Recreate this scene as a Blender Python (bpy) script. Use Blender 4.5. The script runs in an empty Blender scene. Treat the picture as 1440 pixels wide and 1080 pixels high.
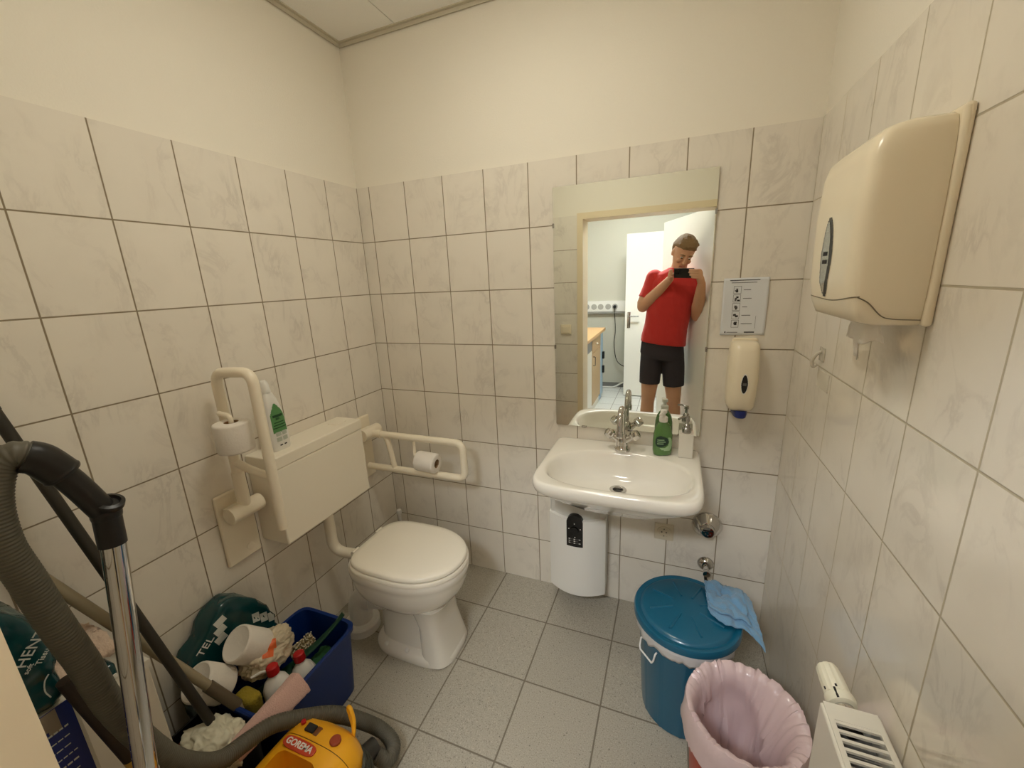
import bpy, bmesh, math, random
from mathutils import Vector, Matrix, noise, Euler
random.seed(7)
C = bpy.context.scene.collection
PI = math.pi
V = Vector
# ------------------------------------------------------------------ helpers
def lin(c):
    c = c / 255.0
    return c / 12.92 if c <= 0.04045 else ((c + 0.055) / 1.055) ** 2.4
MATS = {}
def mat(name, rgb=None, rough=0.5, metal=0.0, coat=0.0, trans=0.0, alpha=1.0, emit=None, estr=0.0, ior=1.45, sss=0.0, bump=None, sheen=0.0):
    if name in MATS: return MATS[name]
    m = bpy.data.materials.new(name); m.use_nodes = True
    nt = m.node_tree; b = nt.nodes['Principled BSDF']
    b.inputs['Base Color'].default_value = (lin(rgb[0]), lin(rgb[1]), lin(rgb[2]), 1)
    b.inputs['Roughness'].default_value = rough
    b.inputs['Metallic'].default_value = metal
    b.inputs['Coat Weight'].default_value = coat
    b.inputs['Coat Roughness'].default_value = 0.08
    b.inputs['Transmission Weight'].default_value = trans
    b.inputs['Alpha'].default_value = alpha
    b.inputs['IOR'].default_value = ior
    b.inputs['Sheen Weight'].default_value = sheen
    if sss: 
        b.inputs['Subsurface Weight'].default_value = sss
        b.inputs['Subsurface Scale'].default_value = 0.01
    if emit:
        b.inputs['Emission Color'].default_value = (emit[0], emit[1], emit[2], 1)
        b.inputs['Emission Strength'].default_value = estr
    if bump:   # (scale, strength, detail)
        n = nt.nodes.new('ShaderNodeTexNoise'); n.inputs['Scale'].default_value = bump[0]; n.inputs['Detail'].default_value = bump[2]
        tc = nt.nodes.new('ShaderNodeTexCoord'); nt.links.new(tc.outputs['Object'], n.inputs['Vector'])
        bp = nt.nodes.new('ShaderNodeBump'); bp.inputs['Strength'].default_value = bump[1]; bp.inputs['Distance'].default_value = 0.004
        nt.links.new(n.outputs['Fac'], bp.inputs['Height']); nt.links.new(bp.outputs['Normal'], b.inputs['Normal'])
    MATS[name] = m
    return m

def tile_mat(name, ax_u, off_u, w, ax_v, off_v, h, base, vein, grout, gw, rough, speck=False, tint=0.03):
    m = bpy.data.materials.new(name); m.use_nodes = True
    nt = m.node_tree; N = nt.nodes; L = nt.links; b = N['Principled BSDF']
    geo = N.new('ShaderNodeNewGeometry'); sep = N.new('ShaderNodeSeparateXYZ'); L.new(geo.outputs['Position'], sep.inputs[0])
    def math_(op, a, bb=None):
        n = N.new('ShaderNodeMath'); n.operation = op
        for i, x in enumerate((a, bb)):
            if x is None: continue
            if isinstance(x, (int, float)): n.inputs[i].default_value = x
            else: L.new(x, n.inputs[i])
        return n.outputs[0]
    def cell(ax, off, size):
        src = math_('MINIMUM', sep.outputs[ax], TOPT - 0.006) if ax == 2 else sep.outputs[ax]   # no joint along the top edge of the tiling
        t = math_('DIVIDE', math_('SUBTRACT', src, off), size)
        fl = math_('FLOOR', t); fr = math_('SUBTRACT', t, fl)
        d = math_('MULTIPLY', math_('MINIMUM', fr, math_('SUBTRACT', 1.0, fr)), size)
        return fl, d
    fu, du = cell(ax_u, off_u, w); fv, dv = cell(ax_v, off_v, h)
    dist = math_('MINIMUM', du, dv)
    mr = N.new('ShaderNodeMapRange'); mr.interpolation_type = 'SMOOTHSTEP'; L.new(dist, mr.inputs[0])
    mr.inputs[1].default_value = gw * 0.35; mr.inputs[2].default_value = gw * 0.75
    fac = mr.outputs[0]
    comb = N.new('ShaderNodeCombineXYZ'); L.new(fu, comb.inputs[0]); L.new(fv, comb.inputs[1])
    wn = N.new('ShaderNodeTexWhiteNoise'); L.new(comb.outputs[0], wn.inputs['Vector'])
    sc = N.new('ShaderNodeVectorMath'); sc.operation = 'SCALE'; L.new(wn.outputs['Color'], sc.inputs[0]); sc.inputs['Scale'].default_value = 7.0
    add = N.new('ShaderNodeVectorMath'); L.new(geo.outputs['Position'], add.inputs[0]); L.new(sc.outputs[0], add.inputs[1])
    n1 = N.new('ShaderNodeTexNoise'); L.new(add.outputs[0], n1.inputs['Vector'])
    if speck:
        n1.inputs['Scale'].default_value = 260; n1.inputs['Detail'].default_value = 2
        r1 = N.new('ShaderNodeValToRGB'); L.new(n1.outputs['Fac'], r1.inputs[0])
        r1.color_ramp.elements[0].position = 0.33; r1.color_ramp.elements[1].position = 0.68
        r1.color_ramp.elements[0].color = (*[lin(c) for c in vein], 1); r1.color_ramp.elements[1].color = (*[lin(min(255, c * 1.13)) for c in base], 1)
        e = r1.color_ramp.elements.new(0.42); e.color = (*[lin(c) for c in base], 1)
        e = r1.color_ramp.elements.new(0.6); e.color = (*[lin(c) for c in base], 1)
        n2 = N.new('ShaderNodeTexVoronoi'); n2.inputs['Scale'].default_value = 42; L.new(add.outputs[0], n2.inputs['Vector'])
        r2 = N.new('ShaderNodeMapRange'); L.new(n2.outputs['Distance'], r2.inputs[0]); r2.inputs[1].default_value = 0.07; r2.inputs[2].default_value = 0.11
        r2.inputs[3].default_value = 0.45; r2.inputs[4].default_value = 1
        mixs = N.new('ShaderNodeMix'); mixs.data_type = 'RGBA'; mixs.blend_type = 'MULTIPLY'; mixs.inputs[0].default_value = 1
        L.new(r1.outputs[0], mixs.inputs[6]); L.new(r2.outputs[0], mixs.inputs[7])
        colout = mixs.outputs[2]
    else:
        # faint marble clouds and slanted broken veins
        mp = N.new('ShaderNodeMapping'); L.new(add.outputs[0], mp.inputs[0])
        mp.inputs['Rotation'].default_value = (0.5, 0.5, 0.5); mp.inputs['Scale'].default_value = (1.0, 1.0, 0.55)
        L.new(mp.outputs[0], n1.inputs['Vector'])
        n1.inputs['Scale'].default_value = 9; n1.inputs['Detail'].default_value = 7; n1.inputs['Roughness'].default_value = 0.62; n1.inputs['Distortion'].default_value = 0.8
        a = math_('ABSOLUTE', math_('SUBTRACT', n1.outputs['Fac'], 0.5))
        r1 = N.new('ShaderNodeMapRange'); L.new(a, r1.inputs[0]); r1.inputs[1].default_value = 0.0; r1.inputs[2].default_value = 0.05; r1.inputs[3].default_value = 0.52; r1.inputs[4].default_value = 0.0
        n3 = N.new('ShaderNodeTexNoise'); L.new(add.outputs[0], n3.inputs['Vector']); n3.inputs['Scale'].default_value = 7; n3.inputs['Detail'].default_value = 3
        r3 = N.new('ShaderNodeMapRange'); L.new(n3.outputs['Fac'], r3.inputs[0]); r3.inputs[1].default_value = 0.42; r3.inputs[2].default_value = 0.68
        f = math_('MULTIPLY', r1.outputs[0], r3.outputs[0])
        f = math_('ADD', f, math_('MULTIPLY', r3.outputs[0], 0.18))
        mixs = N.new('ShaderNodeMix'); mixs.data_type = 'RGBA'; L.new(f, mixs.inputs[0])
        mixs.inputs[6].default_value = (*[lin(c) for c in base], 1); mixs.inputs[7].default_value = (*[lin(c) for c in vein], 1)
        colout = mixs.outputs[2]
    # tiny tone difference from tile to tile
    sepc = N.new('ShaderNodeSeparateColor'); L.new(wn.outputs['Color'], sepc.inputs[0])
    tn = N.new('ShaderNodeMapRange'); L.new(sepc.outputs[0], tn.inputs[0]); tn.inputs[3].default_value = 1 - tint; tn.inputs[4].default_value = 1.0
    mt = N.new('ShaderNodeMix'); mt.data_type = 'RGBA'; mt.blend_type = 'MULTIPLY'; mt.inputs[0].default_value = 1
    L.new(colout, mt.inputs[6]); L.new(tn.outputs[0], mt.inputs[7])
    mg = N.new('ShaderNodeMix'); mg.data_type = 'RGBA'; L.new(fac, mg.inputs[0]); mg.inputs[6].default_value = (*[lin(c) for c in grout], 1); L.new(mt.outputs[2], mg.inputs[7])
    L.new(mg.outputs[2], b.inputs['Base Color'])
    rr = N.new('ShaderNodeMapRange'); L.new(fac, rr.inputs[0]); rr.inputs[3].default_value = 0.9; rr.inputs[4].default_value = rough; L.new(rr.outputs[0], b.inputs['Roughness'])
    bp = N.new('ShaderNodeBump'); bp.inputs['Strength'].default_value = 0.5; bp.inputs['Distance'].default_value = 0.0015; L.new(fac, bp.inputs['Height']); L.new(bp.outputs[0], b.inputs['Normal'])
    return m

def smooth(me, ang=38):
    for p in me.polygons: p.use_smooth = True
    me.set_sharp_from_angle(angle=math.radians(ang))
def mk(name, bm, m, parent=None, ang=38, label=None, wn=False, kind=None):
    me = bpy.data.meshes.new(name)
    bmesh.ops.recalc_face_normals(bm, faces=bm.faces)
    bm.to_mesh(me); bm.free()
    for x in (m if isinstance(m, (list, tuple)) else [m]): me.materials.append(x)
    smooth(me, ang)
    return link(name, me, parent, label, wn, kind)
def link(name, me, parent=None, label=None, wn=False, kind=None):
    o = bpy.data.objects.new(name, me); C.objects.link(o)
    if parent is not None:
        o.parent = parent; o.matrix_parent_inverse = WM(parent).inverted()
    if label: o['label'] = label
    if kind: o['kind'] = kind
    if wn:
        w = o.modifiers.new('wn', 'WEIGHTED_NORMAL'); w.keep_sharp = True
    return o
def WM(o):
    if o.parent is None: return o.matrix_basis.copy()
    return WM(o.parent) @ o.matrix_parent_inverse @ o.matrix_basis
def thing(name, label, cat, loc=(0, 0, 0), group=None):
    o = bpy.data.objects.new(name, None); C.objects.link(o); o.location = loc; o.empty_display_size = 0.05
    return tag(o, label, cat, group)
def tag(o, label, cat, group=None):
    o['label'] = label; o['category'] = cat
    if group: o['group'] = group
    return o
def B(): return bmesh.new()
def box(bm, x0, x1, y0, y1, z0, z1, mi=0):
    v = [bm.verts.new(p) for p in ((x0,y0,z0),(x1,y0,z0),(x1,y1,z0),(x0,y1,z0),(x0,y0,z1),(x1,y0,z1),(x1,y1,z1),(x0,y1,z1))]
    fs = [bm.faces.new([v[i] for i in f]) for f in ((3,2,1,0),(4,5,6,7),(0,1,5,4),(1,2,6,5),(2,3,7,6),(3,0,4,7))]
    for f in fs: f.material_index = mi
    return v, fs
def rbox(x0, x1, y0, y1, z0, z1, r=0.004, seg=3, bm=None):
    t = bmesh.new(); box(t, x0, x1, y0, y1, z0, z1)
    bmesh.ops.bevel(t, geom=t.edges[:], offset=r, segments=seg, affect='EDGES', profile=0.5)
    if bm is None: return t
    merge(bm, t); return bm
def merge(bm, t, M=None, mi=None):
    if M is not None: bmesh.ops.transform(t, matrix=M, verts=t.verts)
    mp = {v: bm.verts.new(v.co) for v in t.verts}
    for f in t.faces:
        try:
            g = bm.faces.new([mp[v] for v in f.verts]); g.material_index = f.material_index if mi is None else mi
        except ValueError: pass
    t.free()
def loft(rings, cap0=True, cap1=True, bm=None, closed=True, mi=0):
    bm = bm or bmesh.new(); R = [[bm.verts.new(p) for p in r] for r in rings]; n = len(rings[0])
    for a, b in zip(R, R[1:]):
        for i in range(n if closed else n - 1):
            j = (i + 1) % n
            f = bm.faces.new((a[i], a[j], b[j], b[i])); f.material_index = mi
    if cap0: bm.faces.new(R[0][::-1]).material_index = mi
    if cap1: bm.faces.new(R[-1]).material_index = mi
    return bm
def sell(cx, cy, a, b, n=48, e=2.0, z=0, e_back=None):
    """super-ellipse ring in a horizontal plane"""
    out = []
    for i in range(n):
        t = 2 * PI * i / n; c, s = math.cos(t), math.sin(t)
        ee = e_back if (e_back and s > 0) else e
        out.append(V((cx + a * math.copysign(abs(c) ** (2 / ee), c), cy + b * math.copysign(abs(s) ** (2 / ee), s), z)))
    return out
def catmull(pts, k=8):
    P = [V(p) for p in pts]; P = [2 * P[0] - P[1]] + P + [2 * P[-1] - P[-2]]; out = []
    for i in range(1, len(P) - 2):
        for j in range(k):
            t = j / k; a, b, c, d = P[i - 1:i + 3]
            out.append(0.5 * ((2 * b) + (c - a) * t + (2 * a - 5 * b + 4 * c - d) * t * t + (3 * b - a - 3 * c + d) * t ** 3))
    out.append(P[-2]); return out
def tube(pts, r, seg=16, bm=None, caps=True, mi=0):
    """tube along pts, r number or list"""
    P = [V(p) for p in pts]; n = len(P); rr = r if isinstance(r, (list, tuple)) else [r] * n
    T = [((P[min(i + 1, n - 1)] - P[max(i - 1, 0)])).normalized() for i in range(n)]
    up = V((0, 0, 1)) if abs(T[0].z) < 0.9 else V((1, 0, 0))
    nx = T[0].cross(up).normalized(); rings = []
    for i in range(n):
        nx = (nx - T[i] * nx.dot(T[i])).normalized(); ny = T[i].cross(nx)
        rings.append([P[i] + rr[i] * (math.cos(2 * PI * k / seg) * nx + math.sin(2 * PI * k / seg) * ny) for k in range(seg)])
    return loft(rings, caps, caps, bm, mi=mi)
def arc_path(pts, rad, k=8):
    """polyline with rounded corners"""
    P = [V(p) for p in pts]; out = [P[0]]
    for a, b, c in zip(P, P[1:], P[2:]):
        u = (a - b).normalized(); w = (c - b).normalized(); d = min(rad, (a - b).length * .49, (c - b).length * .49)
        s, e = b + u * d, b + w * d
        for i in range(k + 1):
            t = i / k; out.append((1 - t) ** 2 * s + 2 * t * (1 - t) * b + t * t * e)
    out.append(P[-1]); return out
def lathe(prof, M=None, seg=40, bm=None, mi=0, cap0=True, cap1=True):
    rings = [[V((r * math.cos(2 * PI * k / seg), r * math.sin(2 * PI * k / seg), z)) for k in range(seg)] for r, z in prof]
    if M is not None: rings = [[M @ p for p in r] for r in rings]
    return loft(rings, cap0, cap1, bm, mi=mi)
def axisM(origin, zdir, xdir=None):
    z = V(zdir).normalized(); x = V(xdir) if xdir else (V((0, 0, 1)) if abs(z.z) < .9 else V((1, 0, 0)))
    x = (x - z * x.dot(z)).normalized(); y = z.cross(x)
    return Matrix(((x.x, y.x, z.x, origin[0]), (x.y, y.y, z.y, origin[1]), (x.z, y.z, z.z, origin[2]), (0, 0, 0, 1)))
def ball(c, r, bm, n=14, M=None):
    t = bmesh.new(); bmesh.ops.create_uvsphere(t, u_segments=n * 2, v_segments=n, radius=1)
    rr = r if isinstance(r, (tuple, list)) else (r, r, r)
    S = Matrix.Diagonal((*rr, 1)); MM = Matrix.Translation(c) @ (M if M else Matrix.Identity(4)) @ S
    merge(bm, t, MM)
def text_mesh(name, s, size, M, m, parent, ext=0.0003, bold=0.0, label=None, align='CENTER'):
    cu = bpy.data.curves.new('lettering_curve', 'FONT'); cu.body = s; cu.size = size; cu.extrude = ext; cu.align_x = align; cu.align_y = 'CENTER'; cu.offset = bold
    o = bpy.data.objects.new('lettering_curve', cu); C.objects.link(o)
    dg = bpy.context.evaluated_depsgraph_get(); me = bpy.data.meshes.new_from_object(o.evaluated_get(dg))
    bpy.data.objects.remove(o); me.transform(M); me.materials.clear(); me.materials.append(m); me.name = name
    return link(name, me, parent, label)
def remesh(bm, vox, smooth_it=4, sm_fac=0.5):
    me = bpy.data.meshes.new('tmp'); bmesh.ops.recalc_face_normals(bm, faces=bm.faces); bm.to_mesh(me); bm.free()
    o = bpy.data.objects.new('tmp', me); C.objects.link(o)
    r = o.modifiers.new('r', 'REMESH'); r.mode = 'VOXEL'; r.voxel_size = vox
    s = o.modifiers.new('s', 'SMOOTH'); s.iterations = smooth_it; s.factor = sm_fac
    dg = bpy.context.evaluated_depsgraph_get(); out = bpy.data.meshes.new_from_object(o.evaluated_get(dg))
    bpy.data.objects.remove(o)
    for p in out.polygons: p.use_smooth = True
    return out
def nz(p, s, seed=0): return noise.noise(V((p[0] * s + seed * 3.1, p[1] * s - seed * 1.7, p[2] * s + seed * 5.3)))

# ------------------------------------------------------------------ measures
W = 1.861; H = 2.582; YF = -1.600; YO = -1.780; TOPT = 1.989
XJ0, XJ1, ZJ = 0.765, 1.722, 1.958
TEX = {}
GROUT = (140, 126, 102); TB = (234, 227, 214); TV = (208, 200, 188)
t_back = tile_mat('wall_tile_back', 0, 0.0675, 0.2, 2, 0.2475, 0.2488, TB, TV, GROUT, 0.0036, 0.14)
t_left = tile_mat('wall_tile_left', 1, -0.2046, 0.2, 2, 0.2475, 0.2488, TB, TV, GROUT, 0.0036, 0.14)
t_right = tile_mat('wall_tile_right', 1, -0.202, 0.2, 2, 0.2475, 0.2488, TB, TV, (184, 174, 152), 0.0036, 0.09)  # lighter joint colour: light caught on their edges is painted in
t_front = tile_mat('wall_tile_front', 0, 0.12, 0.2, 2, 0.2475, 0.2488, TB, TV, GROUT, 0.0036, 0.14)
t_floor = tile_mat('floor_tile', 0, 0.6778, 0.2959, 1, -0.2516, 0.2959, (176, 170, 156), (142, 136, 124), (122, 114, 100), 0.005, 0.42, speck=True, tint=0.07)
t_hall = tile_mat('hall_floor_tile', 0, 0.2, 0.3, 1, -2.0, 0.3, (205, 205, 200), (190, 190, 186), (140, 138, 130), 0.006, 0.35, speck=True)
plaster = mat('plaster', (236, 230, 216), 0.85, bump=(180, 0.25, 4))
hallp = mat('hall_paint', (196, 193, 178), 0.8, bump=(160, 0.2, 3))
cream = mat('cream_frame', (230, 214, 180), 0.4)
doorw = mat('door_white', (238, 236, 228), 0.35)
cer = mat('ceramic', (236, 231, 220), 0.07, coat=0.6)
cerseat = mat('seat_plastic', (240, 234, 220), 0.16, coat=0.2)
pl_ivory = mat('ivory_plastic', (240, 228, 202), 0.22)
pl_cist = mat('cistern_plastic', (240, 232, 214), 0.3)
rail_m = mat('rail_plastic', (238, 228, 206), 0.3)
white = mat('white_plastic', (232, 230, 224), 0.3)
whitem = mat('white_enamel', (230, 226, 214), 0.35)
chrome = mat('chrome', (205, 203, 200), 0.06, metal=1.0)
steel = mat('steel', (170, 168, 165), 0.2, metal=1.0)
black = mat('black_plastic', (22, 20, 19), 0.35)
blackd = mat('black_gloss', (10, 10, 11), 0.12)
paper = mat('toilet_paper', (228, 222, 212), 0.95, bump=(90, 0.3, 3))
kraft = mat('kraft_core', (150, 120, 85), 0.9)
grey_ink = mat('grey_ink', (95, 93, 92), 0.8)
ink = mat('dark_ink', (38, 36, 36), 0.7)
red = mat('red_cap', (178, 28, 30), 0.35)
dkgrey = mat('dark_grey_plastic', (58, 56, 52), 0.5)

# ------------------------------------------------------------------ setting
def structure(name, bm, m, parent=None, **k):
    return mk(name, bm, m, parent, kind=('structure' if parent is None else None), **k)
bm = B(); box(bm, -0.12, W + 0.12, YF - 0.09, 0.12, -0.12, 0.0); structure('floor', bm, t_floor)
bm = B(); box(bm, -0.12, W + 0.12, 0.006, 0.12, 0, H, 0); box(bm, 0, W, 0.0, 0.006, 0, TOPT, 1); structure('wall_back', bm, [plaster, t_back])
bm = B(); box(bm, -0.12, -0.006, YO, 0.006, 0, H, 0); box(bm, -0.006, 0, YF, 0.0, 0, TOPT, 1); structure('wall_left', bm, [plaster, t_left])
bm = B(); box(bm, W + 0.006, W + 0.12, YO, 0.006, 0, H, 0); box(bm, W, W + 0.006, YF, 0.0, 0, TOPT, 1); structure('wall_right', bm, [plaster, t_right])
bm = B()   # front wall with the door opening
box(bm, -0.006, XJ0 - 0.02, YO, YF - 0.006, 0, H, 0); box(bm, XJ1 + 0.02, W + 0.006, YO, YF - 0.006, 0, H, 0); box(bm, XJ0 - 0.02, XJ1 + 0.02, YO, YF - 0.006, ZJ + 0.02, H, 0)
box(bm, 0, XJ0 - 0.045, YF - 0.006, YF, 0, TOPT, 1); box(bm, XJ1 + 0.045, W, YF - 0.006, YF, 0, TOPT, 1)
structure('wall_front', bm, [plaster, t_front])
# suspended ceiling: panels with fine gaps, wall angle
cpan = mat('ceiling_panel', (244, 242, 236), 0.9, bump=(300, 0.3, 4)); cbar = mat('ceiling_bar', (200, 192, 172), 0.5)
bm = B(); box(bm, -0.006, W + 0.006, YO, 0.006, H + 0.012, H + 0.1)
xs = [0.012, 0.309, 0.931, 1.553, W - 0.012]; ys = [-0.012, -0.634, -1.256, YF + 0.012]
for x0, x1 in zip(xs, xs[1:]):
    for y1, y0 in zip(ys, ys[1:]): box(bm, x0 + 0.002, x1 - 0.002, y0 + 0.002, y1 - 0.002, H + 0.002, H + 0.011)
structure('ceiling', bm, cpan)
bm = B()
for a in ((0, 0.016, YF, 0), (W - 0.016, W, YF, 0), (0.016, W - 0.016, -0.016, 0), (0.016, W - 0.016, YF, YF + 0.016)): box(bm, *a, H - 0.002, H + 0.003)
for a in ((0, 0.003, YF, 0), (W - 0.003, W, YF, 0), (0.003, W - 0.003, -0.003, 0), (0.003, W - 0.003, YF, YF + 0.003)): box(bm, *a, H - 0.016, H - 0.002)
structure('trim_2', bm, cbar)
# steel door frame round the opening
bm = B()
box(bm, XJ0 - 0.045, XJ0, YF - 0.004, YF + 0.009, 0, ZJ + 0.045); box(bm, XJ1, XJ1 + 0.045, YF - 0.004, YF + 0.009, 0, ZJ + 0.045); box(bm, XJ0, XJ1, YF - 0.004, YF + 0.009, ZJ, ZJ + 0.045)
box(bm, XJ0 - 0.018, XJ0, YO - 0.01, YF - 0.004, 0, ZJ + 0.018); box(bm, XJ1, XJ1 + 0.018, YO - 0.01, YF - 0.004, 0, ZJ + 0.018); box(bm, XJ0, XJ1, YO - 0.01, YF - 0.004, ZJ, ZJ + 0.018)
box(bm, XJ0 - 0.045, XJ0 - 0.018, YO - 0.012, YO, 0, ZJ + 0.045); box(bm, XJ1 + 0.018, XJ1 + 0.045, YO - 0.012, YO, 0, ZJ + 0.045)
structure('trim_1', bm, cream)

# hall beyond the door (seen in the mirror)
YH = -4.05; HX0, HX1 = -0.35, 1.86
bm = B(); box(bm, HX0 - 0.1, HX1 + 0.1, YH - 0.1, YF - 0.09, -0.12, 0.0); structure('floor_hall', bm, t_hall)
bm = B(); box(bm, HX0 - 0.1, HX1 + 0.1, YH - 0.1, YO, 2.62, 2.7); structure('ceiling_hall', bm, hallp)
bm = B(); box(bm, HX0 - 0.1, HX1 + 0.1, YH - 0.1, YH, 0, 2.62); structure('wall_hall_back', bm, hallp)
bm = B(); box(bm, HX0 - 0.1, HX0, YH, YO, 0, 2.62); structure('wall_hall_left', bm, hallp)
bm = B(); box(bm, HX1, HX1 + 0.1, YH, YO, 0, 2.62); structure('wall_hall_right', bm, hallp)
bm = B(); box(bm, HX0, -0.12, YO, YO + 0.1, 0, 2.62); box(bm, -0.12, HX1, YO, YO + 0.001, H, 2.62); structure('wall_hall_front', bm, hallp)
bm = B(); box(bm, HX0, 1.86, YH, YH + 0.012, 0, 0.06); structure('baseboard_hall', bm, mat('grey_skirting', (120, 118, 112), 0.5))

def lever(parent, c, n, along, m=steel):
    """door lever on a long plate; c centre of plate, n normal, along lever direction"""
    n = V(n).normalized(); a = V(along).normalized(); c = V(c); Z = V((0, 0, 1))
    bm = B(); t = rbox(-0.019, 0.019, -0.1, 0.1, 0, 0.008, 0.003, 2); merge(bm, t, axisM(c, n, Z) @ Matrix.Rotation(PI / 2, 4, 'Z'))
    p0 = c + Z * 0.05
    tube(arc_path([p0, p0 + n * 0.05, p0 + n * 0.05 + a * 0.12], 0.02), 0.009, 12, bm)
    lathe([(0.011, 0), (0.011, 0.004), (0.002, 0.005)], axisM(c - Z * 0.045 + n * 0.007, n), 16, bm)
    return mk('door_handle', bm, m, parent, label='steel lever handle')
# door leaf of this room, swung out into the hall
d1 = bpy.data.objects.new('door_1', None); C.objects.link(d1); d1['kind'] = 'structure'
hx, hy = XJ1 + 0.006, YO - 0.012; ang = math.radians(180 + 65)
dirv = V((math.cos(ang), math.sin(ang), 0)); nrm = V((dirv.y, -dirv.x, 0))  # normal towards the opening
M = Matrix(((dirv.x, -nrm.x, 0, hx), (dirv.y, -nrm.y, 0, hy), (0, 0, 1, 0), (0, 0, 0, 1)))
bm = B(); t = rbox(0.0, 0.875, -0.04, 0.0, 0.008, 1.985, 0.003, 2); merge(bm, t, M); mk('door_leaf', bm, doorw, d1, wn=True)
lever(d1, M @ V((0.81, 0.0, 1.02)), (M.to_3x3() @ V((0, 1, 0))), -dirv)
lever(d1, M @ V((0.81, -0.04, 1.02)), (M.to_3x3() @ V((0, -1, 0))), -dirv)
d2 = bpy.data.objects.new('door_2', None); C.objects.link(d2); d2['kind'] = 'structure'
mk('door_leaf', rbox(0.878, 1.80, -3.64, -3.60, 0.012, 2.005, 0.003, 2), doorw, d2, wn=True)
lever(d2, (0.925, -3.60, 0.985), (0, 1, 0), (1, 0, 0))

# hall lights
for i, (lx, ly, d) in enumerate(((0.98, -2.72, 'bright ceiling light panel in the hall nearer the doorway'), (0.98, -3.62, 'bright ceiling light panel at the far end of the hall'))):
    t = thing('ceiling_light', d, 'ceiling light', (lx, ly, 2.62), 'light panels on the hall ceiling')
    bm = B(); box(bm, lx - 0.32, lx + 0.32, ly - 0.17, ly + 0.17, 2.585, 2.62); mk('light_housing', bm, whitem, t)
    bm = B(); box(bm, lx - 0.30, lx + 0.30, ly - 0.15, ly + 0.15, 2.579, 2.585); mk('diffuser', bm, mat('diffuser_%d' % i, (250, 250, 250), 0.5, emit=(0.93, 0.97, 1.0), estr=(86, 3)[i]), t)
# room lamp: round opal glass on the ceiling
LX, LY = 0.94, -0.81
t = thing('ceiling_lamp', 'round opal glass lamp on the ceiling above the room', 'lamp', (LX, LY, H))
mk('lamp_base', lathe([(0.19, H), (0.19, H - 0.012), (0.18, H - 0.018)], Matrix.Translation((LX, LY, 0)), 40), whitem, t)
bm = B(); lathe([(0.172, H - 0.016), (0.176, H - 0.026), (0.165, H - 0.040), (0.115, H - 0.054), (0.05, H - 0.060), (0.01, H - 0.061)], Matrix.Translation((LX, LY, 0)), 40, bm)
mk('glass_shade', bm, mat('opal_glass', (250, 240, 220), 0.4, emit=(1.0, 0.95, 0.815), estr=24), t)

# hall furniture
wood = mat('worktop_wood', (205, 165, 115), 0.4, bump=(30, .1, 3)); oak = mat('oak_front', (190, 160, 120), 0.45); ltblue = mat('pale_blue_enamel', (165, 195, 220), 0.35)
o = mk('worktop', rbox(0.02, 0.655, -3.50, -2.05, 0.87, 0.905, 0.004, 2), wood, wn=True); tag(o, 'light wooden kitchen worktop seen in the mirror', 'worktop')
t = thing('dishwasher', 'white kitchen appliance under the nearer end of the worktop', 'appliance', (0.36, -2.36, 0))
mk('body', rbox(0.05, 0.612, -2.74, -2.07, 0, 0.868, 0.004, 2), whitem, t, wn=True)
mk('appliance_door', rbox(0.613, 0.630, -2.73, -2.08, 0.10, 0.74, 0.004, 2), whitem, t, wn=True); mk('control_strip', rbox(0.613, 0.630, -2.73, -2.08, 0.745, 0.86, 0.004, 2), mat('grey_strip', (120, 122, 124), .4), t, wn=True)
t = thing('base_cabinet', 'wood-fronted kitchen cabinet in the middle under the worktop', 'cabinet', (0.36, -2.9, 0))
mk('carcass', rbox(0.05, 0.612, -3.29, -2.75, 0, 0.868, 0.003, 2), whitem, t, wn=True)
d = mk('cabinet_door', rbox(0.613, 0.630, -3.285, -2.755, 0.10, 0.70, 0.003, 2), oak, t, wn=True); bm = B(); tube(arc_path([(0.630, -2.80, 0.56), (0.655, -2.80, 0.56), (0.655, -2.80, 0.66), (0.630, -2.80, 0.66)], .01), 0.005, 10, bm); mk('handle', bm, steel, d)
d = mk('drawer', rbox(0.613, 0.630, -3.285, -2.755, 0.705, 0.862, 0.003, 2), oak, t, wn=True); bm = B(); ball((0.640, -3.0, 0.78), 0.012, bm, 8); mk('knob', bm, white, d)
t = thing('storage_locker', 'pale blue steel locker at the far end of the worktop', 'locker', (0.36, -3.3, 0))
mk('body', rbox(0.05, 0.612, -3.49, -3.30, 0, 0.868, 0.003, 2), ltblue, t, wn=True); mk('locker_door', rbox(0.613, 0.628, -3.485, -3.305, 0.06, 0.862, 0.003, 2), ltblue, t, wn=True)
for z in (0.52, 0.34): mk('handle', rbox(0.628, 0.655, -3.46, -3.42, z, z + 0.09, 0.004, 2), black, t, label='black handle')
t = thing('kettle', 'small black kettle on the wooden worktop', 'kettle', (0.42, -2.9, 0.905))
mk('body', lathe([(0.062, 0.905), (0.065, 0.93), (0.055, 1.03), (0.035, 1.065), (0.008, 1.075)], Matrix.Translation((0.42, -2.9, 0)), 24), black, t)
bm = B(); tube(arc_path([(0.47, -2.9, 1.03), (0.51, -2.9, 1.03), (0.51, -2.9, 0.94), (0.48, -2.9, 0.93)], .02), 0.008, 10, bm); mk('handle', bm, black, t)
t = thing('socket_strip', 'long white socket strip along the far hall wall', 'sockets', (0.4, YH, 1.1))
mk('trunking', rbox(-0.1, 0.84, YH, YH + 0.05, 1.06, 1.20, 0.004, 2), white, t, wn=True)
bm = B(); box(bm, -0.1, 0.84, YH + 0.001, YH + 0.049, 1.035, 1.058); mk('lower_ledge', bm, mat('ledge_grey', (150, 148, 140), .5), t)
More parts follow.
